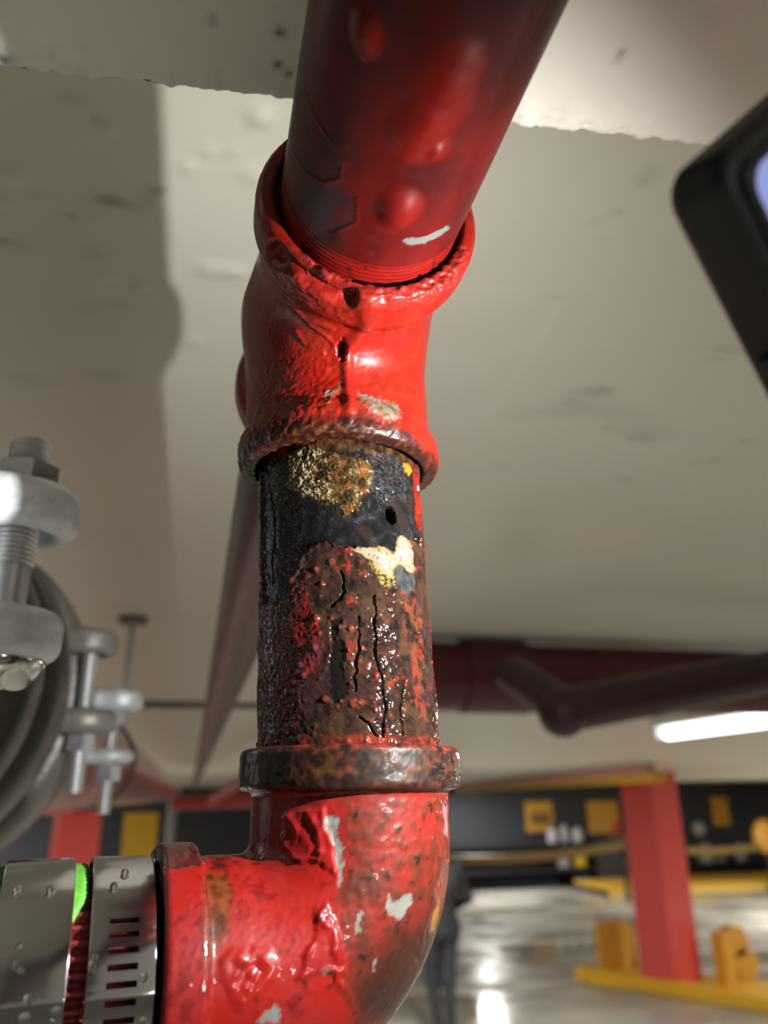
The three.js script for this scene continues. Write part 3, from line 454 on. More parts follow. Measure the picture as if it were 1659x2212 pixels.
    if (y > 0.6) { const k = sst(0.4, 1.3, y + 0.5 * mid); let rc = mix(RUSTD, mix(RUST, C(104, 58, 42, K), clamp(0.5 + big)), clamp(0.42 + 1.5 * mid + 0.3 * fine)); rc = mix(rc, C(128, 84, 40, K), 0.5 * sst(0.1, 0.35, pn(x / 2.5, y / 2.5, z / 2.5 + 9))); rc = mix(rc, C(150, 56, 38, K), 0.5 * sst(0.22, 0.5, pn(x / 2, y / 1.6, z / 2 + 40) + 0.4 * mid + 0.2 * fine)); rc = mix(rc, CHAR, 0.6 * sst(0.15, 0.4, pn(x / 2.2, y / 1.5, z / 2.2 + 80))); if (y > 7.2) rc = mix(rc, C(186, 62, 42, K), 0.7 * clamp(0.4 + 2 * mid)); c = mix(c, rc, k); d += 0.12 * k * mid; }
    return [d, c];
  });
  const e = thing('pipe_elbow', 'red screwed elbow with a rusty wet collar and cast maker mark below the corroded pipe', 'pipe fitting', mm(EX - 8, -47, PZ));
  part(e, 'elbow_body', geo, vcol(0.45, { clearcoat: 0.6, clearcoatRoughness: 0.06, specularIntensity: 0.25 }));
}

// ---------------------------------------------------------------- phone held up as a torch
{
  const P = new THREE.Vector3(39.4, 50.4, -43.2), e1 = new THREE.Vector3(11.47, -10.9, -6.86).normalize(), e2 = new THREE.Vector3(10, 9.35, 0.47); e2.addScaledVector(e1, -e2.dot(e1)).normalize(); // near corner of the screen side and its two edges
  const n = new THREE.Vector3().crossVectors(e1, e2); if (n.z < 0) n.negate();                    // n: out of the screen, towards the lens
  const W = 73, H = 124, T = 6.4, R = 3.5, at = (a, b, c) => P.clone().addScaledVector(e1, a).addScaledVector(e2, b).addScaledVector(n, c - T);
  const off = new THREE.Vector3(83, 33, -72).sub(P), LA = off.dot(e1), LB = off.dot(e2);           // where its flash sits
  const g = thing('phone', 'black cased phone used as a torch with a pale blue glowing screen', 'phone', mm(...at(W / 2, H / 2, 0).toArray()));
  const rr = (w, h, r) => { const s = new THREE.Shape(); s.moveTo(r, 0); s.lineTo(w - r, 0); s.absarc(w - r, r, r, -Math.PI / 2, 0); s.lineTo(w, h - r); s.absarc(w - r, h - r, r, 0, Math.PI / 2); s.lineTo(r, h); s.absarc(r, h - r, r, Math.PI / 2, Math.PI); s.lineTo(0, r); s.absarc(r, r, r, Math.PI, Math.PI * 1.5); return s; };
  const flipped = new THREE.Vector3().crossVectors(e1, e2).dot(n) < 0;
  const place = (geo, a, b, c) => { const m = new THREE.Matrix4().makeBasis(e1, e2, n).setPosition(at(a, b, c)); geo.applyMatrix4(m); if (flipped) { const q = geo.index ? geo.index.array : null; if (q) for (let i = 0; i < q.length; i += 3) { const t = q[i]; q[i] = q[i + 1]; q[i + 1] = t; } else { for (const k of Object.keys(geo.attributes)) { const A = geo.attributes[k], s = A.itemSize; for (let i = 0; i < A.count; i += 3) for (let j = 0; j < s; j++) { const t = A.array[i * s + j]; A.array[i * s + j] = A.array[(i + 1) * s + j]; A.array[(i + 1) * s + j] = t; } } } geo.computeVertexNormals(); } geo.scale(0.001, 0.001, 0.001); geo.translate(0, EYE, 0); return geo; };
  const black = std(C(26, 26, 30), 0.32), soft = std(C(20, 20, 24), 0.5);
  const body = part(g, 'case', place(new THREE.ExtrudeGeometry(rr(W, H, R), { depth: T - 3, bevelEnabled: true, bevelThickness: 1.5, bevelSize: 1.5, bevelOffset: -1.5, bevelSegments: 4, curveSegments: 12 }), 0, 0, 1.5), soft);
  part(g, 'glass', place(new THREE.ExtrudeGeometry(rr(W - 4, H - 4, R - 1), { depth: 0.5, bevelEnabled: true, bevelThickness: 0.3, bevelSize: 0.3, bevelOffset: -0.3, bevelSegments: 2, curveSegments: 10 }), 2, 2, T - 0.3), black);
  part(g, 'screen', place(new THREE.ExtrudeGeometry(rr(W - 6, H - 6, 2.4), { depth: 0.1, bevelEnabled: false, curveSegments: 10 }), 3, 3, T + 0.5), std([0, 0, 0], 0.3, { emissive: new THREE.Color(0.36, 0.42, 0.86), emissiveIntensity: 0.8 }), 'pale blue lit screen');
  part(body, 'side_button', place(new RoundedBoxGeometry(10, 1.6, 2.6, 2, 0.6), 24, -0.4, T / 2), soft);
  const lens = new THREE.CylinderGeometry(2.6, 2.6, 0.6, 24); lens.rotateX(Math.PI / 2);
  part(g, 'flash_lens', place(lens, LA, LB, 0.2), std([0.2, 0.2, 0.2], 0.2, { emissive: new THREE.Color(1, 1, 1), emissiveIntensity: 8 }));
  const cam2 = new THREE.CylinderGeometry(6, 6, 1.4, 32); cam2.rotateX(Math.PI / 2); part(g, 'camera_lens', place(cam2, 34, 20, -0.6), black);
  const led = new THREE.SpotLight(new THREE.Color(1, 0.995, 0.975), LED_POWER, 0, 85 * Math.PI / 180, 1, 2); led.name = 'flash_light';
  led.position.copy(mm(...at(LA, LB, -0.7).toArray())); led.target.position.copy(led.position).add(new THREE.Vector3(-0.045, -0.005, -0.089)); led.target.name = 'flash_aim'; scene.add(led, led.target); led.castShadow = true; led.shadow.radius = 0.09;
}

// ---------------------------------------------------------------- webbing and clamps on the elbow's outlet (axis along x)
const AY = EY, AZ = PZ;
const around = (r, x, a) => yawed(x, AY + r * Math.sin(a), AZ + r * Math.cos(a)), axisAt = (x) => yawed(x, AY, AZ), outward = [YS, 0, YC];
{
  const nip = thing('pipe_nipple', 'dark red threaded pipe stub screwed into the open end of the elbow', 'pipe', mm(-30, AY - PR, AZ));
  part(nip, 'pipe_wall', skin({ centre: axisAt, e1: outward, e2: [0, 1, 0], r: 15.6, vs: range(-1, -70, 0.25), nu: 90, flip: true, fn: (a, v, x, y, z) => [0.25 * Math.sin(v * 2 * Math.PI / 2.2), mix(C(120, 22, 24, K), CHAR, sst(0, 0.4, fbm(x / 3, y / 3, z / 3, 3)))] }), wetPaint);
  const rib = thing('ribbed_sleeve', 'red ribbed rubber strip wrapped round the pipe under the clamps', 'hose', mm(-14, AY - 18, AZ));
  part(rib, 'ribbed_skin', skin({ centre: axisAt, e1: outward, e2: [0, 1, 0], r: 16.3, vs: [...range(-8.7, -9.5, 0.2), ...range(-9.9, -60, 1.2)], nu: 520, flip: true, fn: (a, v, x, y, z) => { const s = Math.sin(a * 50); return [0.5 * s - (v > -8.9 ? 0.9 : 0), mix(C(190, 36, 36, K), C(160, 30, 32, K), clamp(0.5 + fbm(x / 3, y / 3, z / 3, 3)))]; } }), std([1, 1, 1], 0.45, { vertexColors: true }));
  // green webbing, its cut end slanting away under the left clamp
  const web = thing('green_webbing', 'bright green woven webbing wrapped round the pipe end with a slanting frayed edge', 'webbing', mm(-26, AY - 19, AZ));
  const endAt = (a) => { const t = a > Math.PI ? a - 2 * Math.PI : a; return -15.7 - 3.6 * sst(1.05, 0.35, t) - 3 * sst(0.2, -0.6, t) + 0.25 * pn(a * 14, 1, 1); };
  const us = range(0, 1, 0.012), nu = 460, pos = [], col = [], idx = [];
  for (let layer = 0; layer < 2; layer++) us.forEach((s, j) => { for (let i = 0; i < nu; i++) {
    const a = i / nu * Math.PI * 2, xe = endAt(a), x = xe + (-60 - xe) * s, rows = Math.sin(a * 108), picks = Math.sin(x * 4.4 + (Math.floor(a * 108 / Math.PI) & 1) * Math.PI), h = layer ? 0 : 0.34 * rows * rows + 0.14 * picks + 0.1 * pn(x, a * 9, 2), r = (layer ? 16.7 : 17.2) + h - (j === 0 && !layer ? 0.35 : 0);
    pos.push(...around(r, x, a)); const t = clamp(0.5 + 0.9 * pn(x * 0.7, a * 9, 5)), k = mix(C(92, 178, 44, 0.42), C(118, 208, 58, 0.42), t); col.push(...k);
  } });
  const nr = us.length; for (let l = 0; l < 2; l++) for (let j = 1; j < nr; j++) for (let i = 0; i < nu; i++) { const A = (l * nr + j) * nu + i, B = (l * nr + j) * nu + (i + 1) % nu, D = A - nu, E = B - nu; l ? idx.push(A, D, B, B, D, E) : idx.push(A, B, D, B, E, D); }
  for (let i = 0; i < nu; i++) { const a = i, b = (i + 1) % nu, c = nr * nu + i, d = nr * nu + (i + 1) % nu; idx.push(a, b, c, b, d, c); }
  part(web, 'woven_skin', finish(pos, idx, col), vcol(0.62, { sheen: 0.3 }));
}
function hoseClamp(x0, x1, slots, label) {
  const r = 17.75, w = x1 - x0, T = 0.65, cuts = [0, 0.12, w * 0.28, w * 0.73, w - 0.12, w], rows = [];   // band built strip by strip, its slots left open
  const slotAt = []; if (slots) for (let k = 0; k < 30; k++) slotAt.push(0.64 - k * 0.112);
  const edges = new Set(); for (let i = 0; i <= 200; i++) edges.add(-Math.PI + i / 200 * 2 * Math.PI); for (const c of slotAt) { for (const e of [...edges]) if (Math.abs(e - c) < 0.034) edges.delete(e); edges.add(c - 0.022); edges.add(c + 0.022); }
  const as = [...edges].sort((a, b) => a - b), open = (a) => slotAt.some((c) => Math.abs(a - c) < 0.02);
  const pos = [], idx = [], pt = (a, b, o) => { const fl = 0.55 * Math.exp(-Math.abs((a - 0.12) / 0.2)) - 0.4 * Math.exp(-(((a - 0.72) / 0.28) ** 2)) + 0.2 * Math.exp(-(((a - 0.42) / 0.12) ** 2)), dip = b < 0.1 || b > w - 0.1 ? (o ? -0.12 : 0) : 0; pos.push(...around(r + fl + 0.06 * Math.sin(a * 7 + x0) + (o ? T : 0) + dip, x0 + b, a)); return pos.length / 3 - 1; };
  const quad = (A, B, C2, D) => idx.push(A, B, C2, A, C2, D);
  for (const o of [1, 0]) { const grid = as.map((a) => cuts.map((b) => pt(a, b, o))); rows.push(grid); for (let i = 1; i < as.length; i++) for (let k = 1; k < cuts.length; k++) { if (k === 3 && open((as[i] + as[i - 1]) / 2)) continue; const A = grid[i - 1][k - 1], B = grid[i - 1][k], C2 = grid[i][k], D = grid[i][k - 1]; o ? quad(A, B, C2, D) : quad(A, D, C2, B); } }
  const wall = (a0, b0, a1, b1) => { const p = pt(a0, b0, 1), q = pt(a1, b1, 1), s = pt(a1, b1, 0), t = pt(a0, b0, 0); quad(p, q, s, t); };
  for (let i = 1; i < as.length; i++) { wall(as[i], 0, as[i - 1], 0); wall(as[i - 1], w, as[i], w); if (open((as[i] + as[i - 1]) / 2)) { wall(as[i - 1], cuts[2], as[i], cuts[2]); wall(as[i], cuts[3], as[i - 1], cuts[3]); wall(as[i - 1], cuts[3], as[i - 1], cuts[2]); wall(as[i], cuts[2], as[i], cuts[3]); } }
  const geo = finish(pos, idx);
  const g = thing('hose_clamp', label, 'hose clamp', mm((x0 + x1) / 2, AY - r, AZ));
  part(g, 'steel_band', geo, std([0.62, 0.62, 0.63], 0.14, { metalness: 1, side: THREE.DoubleSide }));
  const [hx, , hz] = axisAt((x0 + x1) / 2); part(g, 'screw_housing', slabMM(hx - 6, hx + 6, AY - r - 9, AY - r - 0.6, hz - 8, hz + 8, 1.5), std([0.6, 0.6, 0.62], 0.25, { metalness: 1 }));
  return g;
}
function slabMM(x0, x1, y0, y1, z0, z1, r) { return slab(x0 / 1000, x1 / 1000, y0 / 1000 + EYE, y1 / 1000 + EYE, z0 / 1000, z1 / 1000, r / 1000); }
hoseClamp(-15.2, -6.3, true, 'stainless worm-drive hose clamp with a row of slots beside the elbow');
hoseClamp(-27.5, -17.7, false, 'plain stainless hose clamp band over the green webbing');
{ // water beads on the clamp bands
  const band = (x, y, z) => { const dz = (x - EX) * YS + (z - PZ) * YC; return Math.hypot(y - AY, dz) - 18.6; }, water = std([1, 1, 1], 0.02, { transmission: 1, ior: 1.33, thickness: 0.002 }), rnd = rng(12);
  for (const [px, py, r] of [[36, 1921, 0.6], [110, 1922, 0.75], [40, 2040, 0.5], [36, 2088, 0.55], [47, 2098, 0.45], [62, 2160, 0.8], [120, 2188, 0.8], [52, 2204, 0.9], [246, 1914, 0.6], [270, 1886, 0.65], [206, 2068, 0.5], [200, 2088, 0.7], [310, 2112, 0.6], [307, 2206, 0.5]]) {
    const p = march(band, px, py), g = new THREE.SphereGeometry(r / 1000, 20, 14), n = new THREE.Vector3(YS * 0.8, (p[1] - AY) / 18.6, 0.9).normalize(); g.scale(1, 1 + 0.3 * rnd(), 0.55); g.applyQuaternion(new THREE.Quaternion().setFromUnitVectors(new THREE.Vector3(0, 0, 1), n)); const q = mm(...p); g.translate(q.x, q.y, q.z);
    single('water_bead', g, water, 'small clear water bead on a stainless clamp band', 'water bead', 'water beads on the clamp bands');
  }
}

// ---------------------------------------------------------------- the big grooved pipe on the left (axis along z) and its couplings
const BX = -135, BY = 46;
const galv = vcol(0.42, { metalness: 0.85 });
function latheZ(profile, seg = 96) {              // [radius, z] in millimetres about the big pipe's axis
  const g = new THREE.LatheGeometry(profile.map(([r, z]) => new THREE.Vector2(r / 1000, z / 1000)), seg); g.rotateX(Math.PI / 2); g.translate(BX / 1000, EYE + BY / 1000, 0); return g;
}
{
  const grain = noiseTex(256, 5, (u, v) => 128 + 90 * fbm(u * 30, v * 30, 2.2, 4)); grain.repeat.set(6, 1);
  const cast = std(C(104, 100, 95), 0.42, { metalness: 0.35, bumpMap: grain, bumpScale: 0.0006 }), redM = std(C(196, 118, 116), 0.16, { clearcoat: 0.5, clearcoatRoughness: 0.2 });
  const main = thing('main_pipe', 'large pinkish red pipe running away beneath the ceiling beyond the couplings', 'pipe', mm(BX, BY - 57, -2000));
  part(main, 'pipe_wall', latheZ([[57, -6500], [57, -1200], [57, -470]], 64), redM);
  part(main, 'pipe_collar', latheZ([[57.2, -872], [60, -870], [60, -850], [57.2, -848]], 64), redM);
  const spool = thing('pipe_spool', 'grey metal pipe spool with raised rims between the bolted couplings', 'pipe fitting', mm(BX, BY - 80, -290));
  part(spool, 'spool_body', latheZ([[40, -318], [57, -318], [57, -250], [57, 600]]), cast);
  part(spool, 'flange_disc', latheZ([[58, -330], [74, -330], [76, -327], [76.4, -316], [75, -312], [73, -311.4], [70, -313], [66, -311], [50, -309]]), cast, 'round grey flange face');
  const hub = thing('grooved_coupling', 'dull grey cast coupling ring with bolted ears on the large pipe', 'coupling', mm(BX, BY - 90, -390));
  part(hub, 'coupling_ring', latheZ([[60, -346], [76, -346], [79, -350], [80.5, -360], [79, -376], [75, -380], [75, -386], [60, -388]]), cast);
  part(hub, 'outer_ring', latheZ([[60, -392], [78, -392], [82, -398], [84, -408], [83.5, -430], [80, -438], [60, -440]]), cast, 'second ring of the coupling');
  const rod = (x, z, y0, y1, r, parent, name = 'bolt', threads = 0) => {
    const vs = range(y0, y1, threads ? threads / 6 : 3);
    return part(parent, name, skin({ centre: (y) => [x, y, z], e1: [0, 0, 1], e2: [1, 0, 0], r, vs, nu: 28, fn: (a, v) => [threads ? 0.32 * Math.sin((v + a / (2 * Math.PI) * threads) * 2 * Math.PI / threads) : 0, [0.6, 0.6, 0.61]] }), galv);
  };
  const hex = (x, z, y0, y1, r, parent) => { const g = new THREE.CylinderGeometry(r / 1000, r / 1000, (y1 - y0) / 1000, 6, 1); g.rotateY(0.35); const n = g.toNonIndexed(); n.computeVertexNormals(); n.translate(x / 1000, EYE + (y0 + y1) / 2000, z / 1000); return part(parent, 'nut', n, std([0.56, 0.57, 0.62], 0.28, { metalness: 0.9 })); };
  const ear = (x, z, y0, y1, R, reach, parent, mat, tone, pocket, name, h = 0.5, rough = 1) => {
    const ym = (y0 + y1) / 2, hy = (y1 - y0) / 2;
    const f = (px, py, pz) => { const X = px - x, Y = py - ym, Z = pz - z; let d = smin(ringBox(Math.hypot(X, Z), Y, R, hy, 4.2), box3(X + reach / 2, Y, Z, reach / 2 + 2, hy, R * 0.93, 4), 3);
      if (pocket) d = smax(d, -Math.max(Math.hypot(X + 1.5, Z) - R * 0.68, pocket * Y - hy * 0.15 > 0 ? -1 : hy * 0.2 - pocket * Y), 1.5); return d; };
    return part(parent, name, nets(f, [x - reach - 4, y0 - 3, z - R - 3], [x + R + 3, y1 + 3, z + R + 3], h, (a, b, c) => [rough * (0.16 * fbm(a / 1.4, b / 1.4, c / 1.4, 3) + 0.12 * ridge(a / 1.6, b / 1.1, c / 1.6)), mix(tone, [tone[0] * 0.8, tone[1] * 0.8, tone[2] * 0.82], clamp(0.5 + fbm(a / 3, b / 3, c / 3, 3)))]), mat);
  };
  // near coupling: bright galvanised ears with a through bolt
  const A = thing('bolted_coupling', 'shiny galvanised coupling ears with a threaded bolt, hex nut and wet domed bolt head', 'coupling', mm(-50, 27, -214));
  const ax = -50.5, az = -214.7, bright = [0.8, 0.82, 0.83];
  ear(ax, az, 67, 80.5, 15.2, 34, A, vcol(0.45, { metalness: 0.2 }), bright, -1, 'upper_ear', 0.5);
  ear(ax, az, 33.5, 46.5, 14.6, 34, A, vcol(0.45, { metalness: 0.2 }), bright, 0, 'lower_ear', 0.5);
  rod(ax, az, 94.5, 78, 5.2, A, 'bolt_end', 1.35); rod(ax, az, 72, 58.5, 5.1, A, 'bolt_thread', 1.35); rod(ax, az, 59, 46, 4.75, A, 'bolt_shank');
  hex(ax, az, 80.3, 87.2, 8.6, A);
  const dome = new THREE.SphereGeometry(0.0115, 40, 20, 0, Math.PI * 2, Math.PI / 2, Math.PI / 2); dome.scale(1, 0.62, 1); dome.translate(ax / 1000, EYE + 0.0335, az / 1000); part(A, 'bolt_head', dome, std([0.6, 0.6, 0.58], 0.12, { metalness: 0.9 }));
  part(A, 'coupling_body', latheZ([[57.2, -196], [66, -196], [70, -200], [70, -230], [66, -234], [57.2, -234]]), std([0.6, 0.62, 0.63], 0.45, { metalness: 0.6 }));
  const drop = new THREE.SphereGeometry(0.0034, 24, 16); drop.scale(1.1, 0.75, 1); drop.translate(0, -0.0003, 0); const dp = mm(ax + 6, 28.3, az + 6); drop.translate(dp.x, dp.y, dp.z);
  const water = std([1, 1, 1], 0.02, { transmission: 1, ior: 1.33, thickness: 0.004 });
  single('water_drop', drop, water, 'clear water drop hanging from the domed bolt head', 'water drop');
  // second coupling: grey ears on the ring
  const castV = vcol(0.45, { metalness: 0.3 }), tone = C(122, 118, 112);
  ear(-51, -388, 64, 76, 12, 36, hub, castV, tone, -1, 'upper_ear', 0.8, 0.5); ear(-49, -388, 28.5, 39, 13, 36, hub, castV, tone, 0, 'lower_ear', 0.8, 0.5);
  rod(-51, -388, 66, 20, 3.4, hub, 'bolt', 1.4); hex(-51, -388, 21, 28.4, 6.5, hub); rod(-51, -388, 22, 3, 3.4, hub, 'bolt_end', 1.4);
  const third = thing('grooved_coupling', 'small bright galvanised lug pair with nuts beyond the grey coupling ears', 'coupling', mm(-40, 0, -440));
  ear(-40, -452, 45, 56, 11, 24, third, vcol(0.5, { metalness: 0.4 }), [0.56, 0.58, 0.59], 0, 'upper_ear', 0.8, 0.5); ear(-42, -452, 18, 25, 11, 24, third, vcol(0.5, { metalness: 0.4 }), [0.56, 0.58, 0.59], 0, 'lower_ear', 0.8, 0.5);
  rod(-44, -452, 58, -7, 3.2, third, 'bolt', 1.4); hex(-44, -452, 9, 17, 7, third); hex(-44, -452, 38, 45, 6.4, third);
  part(third, 'coupling_ring', latheZ([[57.2, -444], [74, -444], [77, -450], [77, -462], [74, -468], [57.2, -468]]), cast);
  const hz = -1120, hang = thing('pipe_hanger', 'dark threaded hanger rod with a clamp ring carrying the large red pipe', 'hanger', mm(-96, BY, hz));
  rod(-96, hz, CEIL, BY + 40, 5, hang, 'hanger_rod', 3); part(hang, 'clamp_ring', latheZ([[57.3, hz - 14], [60.5, hz - 14], [60.5, hz + 14], [57.3, hz + 14]], 64), std(C(70, 52, 50), 0.5)); part(hang, 'ceiling_plate', bar(mm(-96, CEIL - 8, hz), mm(-96, CEIL, hz), 0.02, 20), std(C(120, 116, 106), 0.6));
}

// ---------------------------------------------------------------- dark red cross pipe and sloping branch on the right
{
  const m = std(C(84, 24, 32), 0.38), m2 = std(C(58, 28, 36), 0.45), yA = 180, zA = -1200;
  const A = thing('cross_pipe', 'dark red pipe crossing under the ceiling with a wide sleeve joint', 'pipe', mm(600, yA - 55, zA));
  part(A, 'pipe_wall', bar(mm(150, yA, zA), mm(2600, yA, zA), 0.054, 40), m);
  part(A, 'sleeve_joint', bar(mm(412, yA, zA), mm(522, yA, zA), 0.0585, 40), m);
  part(A, 'end_cap', bar(mm(140, yA, zA), mm(175, yA, zA), 0.058, 40), m);
  const B = thing('branch_pipe', 'blackish red branch pipe sloping up beside the tube lamp with a rounded capped end', 'pipe', mm(700, 70, -860));
  const p0 = ray(1215, 1535), p1 = ray(1720, 1440), s0 = 860 / -p0[2], s1 = 850 / -p1[2], a = mm(p0[0] * s0, p0[1] * s0, p0[2] * s0), b = mm(p1[0] * s1, p1[1] * s1, p1[2] * s1);
  part(B, 'pipe_wall', bar(a, b.clone().addScaledVector(b.clone().sub(a), 0.3), 0.026, 32), m2);
  const cap = new THREE.SphereGeometry(0.029, 28, 20); cap.translate(a.x, a.y - 0.002, a.z); part(B, 'end_cap', cap, m2); part(B, 'riser', bar(a.clone().add(new THREE.Vector3(0.004, 0.002, 0)), new THREE.Vector3(a.x - 0.02, EYE + 0.15, a.z - 0.1), 0.024, 24), m2);
  const cond = thing('thin_conduit', 'thin grey conduit fixed across the ceiling slab', 'conduit', mm(-500, CEIL - 16, -2150)); part(cond, 'conduit_tube', bar(mm(-3000, CEIL - 9, -2150), mm(3000, CEIL - 9, -2150), 0.009, 12), std(C(140, 138, 124), 0.6));
}

// ---------------------------------------------------------------- far side of the garage
{
  const red = std(C(222, 84, 80), 0.28), redD = std(C(150, 30, 34), 0.4), yel = std(C(226, 176, 38), 0.42), amber = std(C(216, 160, 52), 0.5), grey = std(C(150, 150, 152), 0.5), blk = std(C(34, 34, 40), 0.55);
  const rotBox = (cx, cz, w, d, y0, y1, ang, r = 0.01) => { const g = new RoundedBoxGeometry(w, y1 - y0, d, 2, r); g.rotateY(ang); g.translate(cx, (y0 + y1) / 2, cz); return g; };
  const c1 = thing('red_column', 'red painted square column standing in a yellow steel guard', 'column', [5.48, 0, -9.05]); part(c1, 'column_shaft', rotBox(5.48, -9.05, 0.5, 0.46, 0, SLAB, 0.38), red);
  const c2 = thing('red_column', 'red painted square column seen under the large pinkish pipe', 'column', [-1.24, 0, -10]); part(c2, 'column_shaft', rotBox(-1.24, -10, 0.44, 0.44, 0, SLAB, 0.3), red);
  // yellow guard round the column foot
  const gd = thing('column_guard', 'yellow steel guard frame with plates and a long kerb bar round the red column foot', 'guard', [5.6, 0, -9]);
  const along = (x0, z0, x1, z1, w, y0, y1) => { const dx = x1 - x0, dz = z1 - z0, L = Math.hypot(dx, dz); return rotBox((x0 + x1) / 2, (z0 + z1) / 2, L, w, y0, y1, -Math.atan2(dz, dx), 0.02); };
  part(gd, 'kerb_bar', along(4.72, -9.85, 6.4, -7.0, 0.2, 0, 0.14), yel); part(gd, 'base_plate', along(4.95, -9.75, 6.6, -8.0, 0.75, 0, 0.09), yel);
  part(gd, 'side_plate', rotBox(5.16, -9.75, 0.5, 0.06, 0.05, 0.62, 0.25), amber); part(gd, 'side_plate', rotBox(5.42, -9.95, 0.35, 0.06, 0.05, 0.52, 0.25), amber);
  part(gd, 'post', rotBox(5.98, -8.75, 0.16, 0.16, 0.05, 0.6, 0.3), amber);
  for (const [x, y] of [[6.27, 0.42], [6.36, 0.18]]) { const g = new THREE.CylinderGeometry(0.16, 0.16, 0.14, 24); g.rotateX(Math.PI / 2); g.translate(x, y + 0.05, -8.95); part(gd, 'roller', g, amber); }
  // yellow-edged drop beam and the pipe along it
  const yb = thing('yellow_beam', 'yellow painted beam under the ceiling ending above the red column', 'beam', [4.5, EYE + 0.08, -10]);
  part(yb, 'beam_face', along(3.86, -6.2, 6.35, -19.2, 0.14, EYE + 0.082, EYE + 0.165), yel); part(yb, 'beam_web', along(3.92, -6.4, 6.4, -19.2, 0.1, EYE + 0.165, SLAB), std(C(190, 186, 176), 0.6));
  const pp = thing('pink_pipe', 'pale red pipe running along the ceiling above the yellow beam', 'pipe', [3.8, EYE + 0.17, -10]); part(pp, 'pipe_wall', bar(new THREE.Vector3(3.3, EYE + 0.165, -5.4), new THREE.Vector3(5.6, EYE + 0.165, -17), 0.028, 16), std(C(200, 130, 126), 0.4));
  const xp = thing('far_cross_pipe', 'dark red pipe crossing at eye height beyond the far end of the main pipe', 'pipe', [0.4, EYE - 0.05, -7]); part(xp, 'pipe_wall', bar(new THREE.Vector3(-0.15, EYE - 0.03, -6.54), new THREE.Vector3(1.75, EYE + 0.0, -6.54), 0.05, 20), redD);
  part(xp, 'rising_branch', bar(new THREE.Vector3(0.15, EYE - 0.02, -6.5), new THREE.Vector3(0.3, EYE + 0.15, -2.6), 0.03, 18), redD);
  // posts, signs and boards along the dark far wall
  const post = thing('grey_post', 'slim grey post standing left of the elbow before the dark wall', 'post', [-0.28, 0, -14]); part(post, 'post_tube', bar(new THREE.Vector3(-0.285, 0, -14), new THREE.Vector3(-0.285, SLAB, -14), 0.075, 16), grey);
  const board = (px, py, w, h, z, label, m, extra) => { const d = ray(px, py), s = z / d[2], x = d[0] * s, y = EYE + d[1] * s, t = thing('amber_board', label, 'sign', [x, y - h / 2, z]); part(t, 'sign_plate', slab(x - w / 2, x + w / 2, y - h / 2, y + h / 2, z - 0.02, z + 0.02, 0.01), m); if (extra) extra(t, x, y); return t; };
  board(302, 1812, 0.62, 0.92, -16.5, 'plain amber board on a stand left of the grey post', yel, (t, x, y) => part(t, 'sign_leg', bar(new THREE.Vector3(x, 0, -16.55), new THREE.Vector3(x, y - 0.4, -16.55), 0.06, 10), amber));
  board(1165, 1764, 0.74, 0.72, -19.475, 'amber framed board with a dark middle on the dark wall', amber, (t, x, y) => part(t, 'sign_face', slab(x - 0.24, x + 0.26, y - 0.18, y + 0.1, -19.46, -19.44), std(C(120, 96, 50), 0.5)));
  board(1303, 1765, 0.86, 0.78, -19.475, 'broad amber board on the dark wall beside the red column', amber, (t, x, y) => { part(t, 'red_corner', slab(x + 0.22, x + 0.44, y - 0.4, y - 0.1, -19.46, -19.44), red); part(t, 'lower_strip', slab(x + 0.05, x + 0.6, y - 0.75, y - 0.48, -19.49, -19.46), std(C(196, 140, 110), 0.5)); });
  board(1556, 1752, 0.5, 0.72, -19.475, 'small amber panel on the dark wall right of the column', amber);
  const shelf = (x0, x1, y, label) => { const t = thing('shelf_board', label, 'shelf', [(x0 + x1) / 2, y - 0.03, -18.98]); part(t, 'board', slab(x0, x1, y - 0.03, y, -19.5, -18.6), blk); part(t, 'front_lip', slab(x0, x1, y - 0.05, y - 0.031, -18.63, -18.6), blk); };
  shelf(5.6, 9.5, 0.97, 'upper black wall shelf left of the column with three pale canisters'); shelf(5.6, 9.5, 0.42, 'lower black wall shelf left of the column with a yellow canister'); shelf(11, 15.4, 0.42, 'black wall shelf right of the column behind the yellow ramp');
  for (const [px, base, w, h, c, l] of [[1195, 0.97, 0.26, 0.36, [190, 190, 196], 'white rounded canister at the left end of the upper shelf row'], [1221, 0.97, 0.22, 0.42, [170, 170, 178], 'taller pale grey canister between two white ones on the shelf'], [1249, 0.97, 0.26, 0.34, [196, 196, 204], 'bright white canister above the yellow one on the shelf'], [1214, 0.42, 0.3, 0.42, [180, 176, 180], 'pale canister beside the yellow one on the lower shelf'], [1249, 0.42, 0.34, 0.42, [232, 186, 30], 'bright yellow canister on the lower shelf'], [1250, 0, 0.44, 0.3, [50, 70, 130], 'blue drum on the floor under the yellow canister'], [1522, 0.42, 0.4, 0.46, [150, 156, 128], 'olive drum on the rack behind the yellow ramp'], [1552, 0.42, 0.28, 0.3, [150, 160, 156], 'small grey pail beside the olive drum'], [1595, 0.42, 0.3, 0.42, [170, 172, 190], 'lilac grey bottle behind the yellow ramp']]) {
    const d = ray(px, 1830), z = -18.95, x = d[0] * z / d[2], g = new THREE.LatheGeometry([[0, 0], [w * 0.46, 0], [w * 0.5, h * 0.06], [w * 0.5, h * 0.72], [w * 0.36, h * 0.86], [w * 0.2, h * 0.92], [w * 0.2, h], [0, h]].map(([a, b]) => new THREE.Vector2(a, b)), 20); g.translate(x, base, z);
    const t = thing('canister', l, 'container', [x, base, z]); part(t, 'shell', g, std(C(...c), 0.4)); const cap = new THREE.CylinderGeometry(w * 0.17, w * 0.17, h * 0.1, 14); cap.translate(x, base + h * 1.04, z); part(t, 'cap', cap, blk);
  }
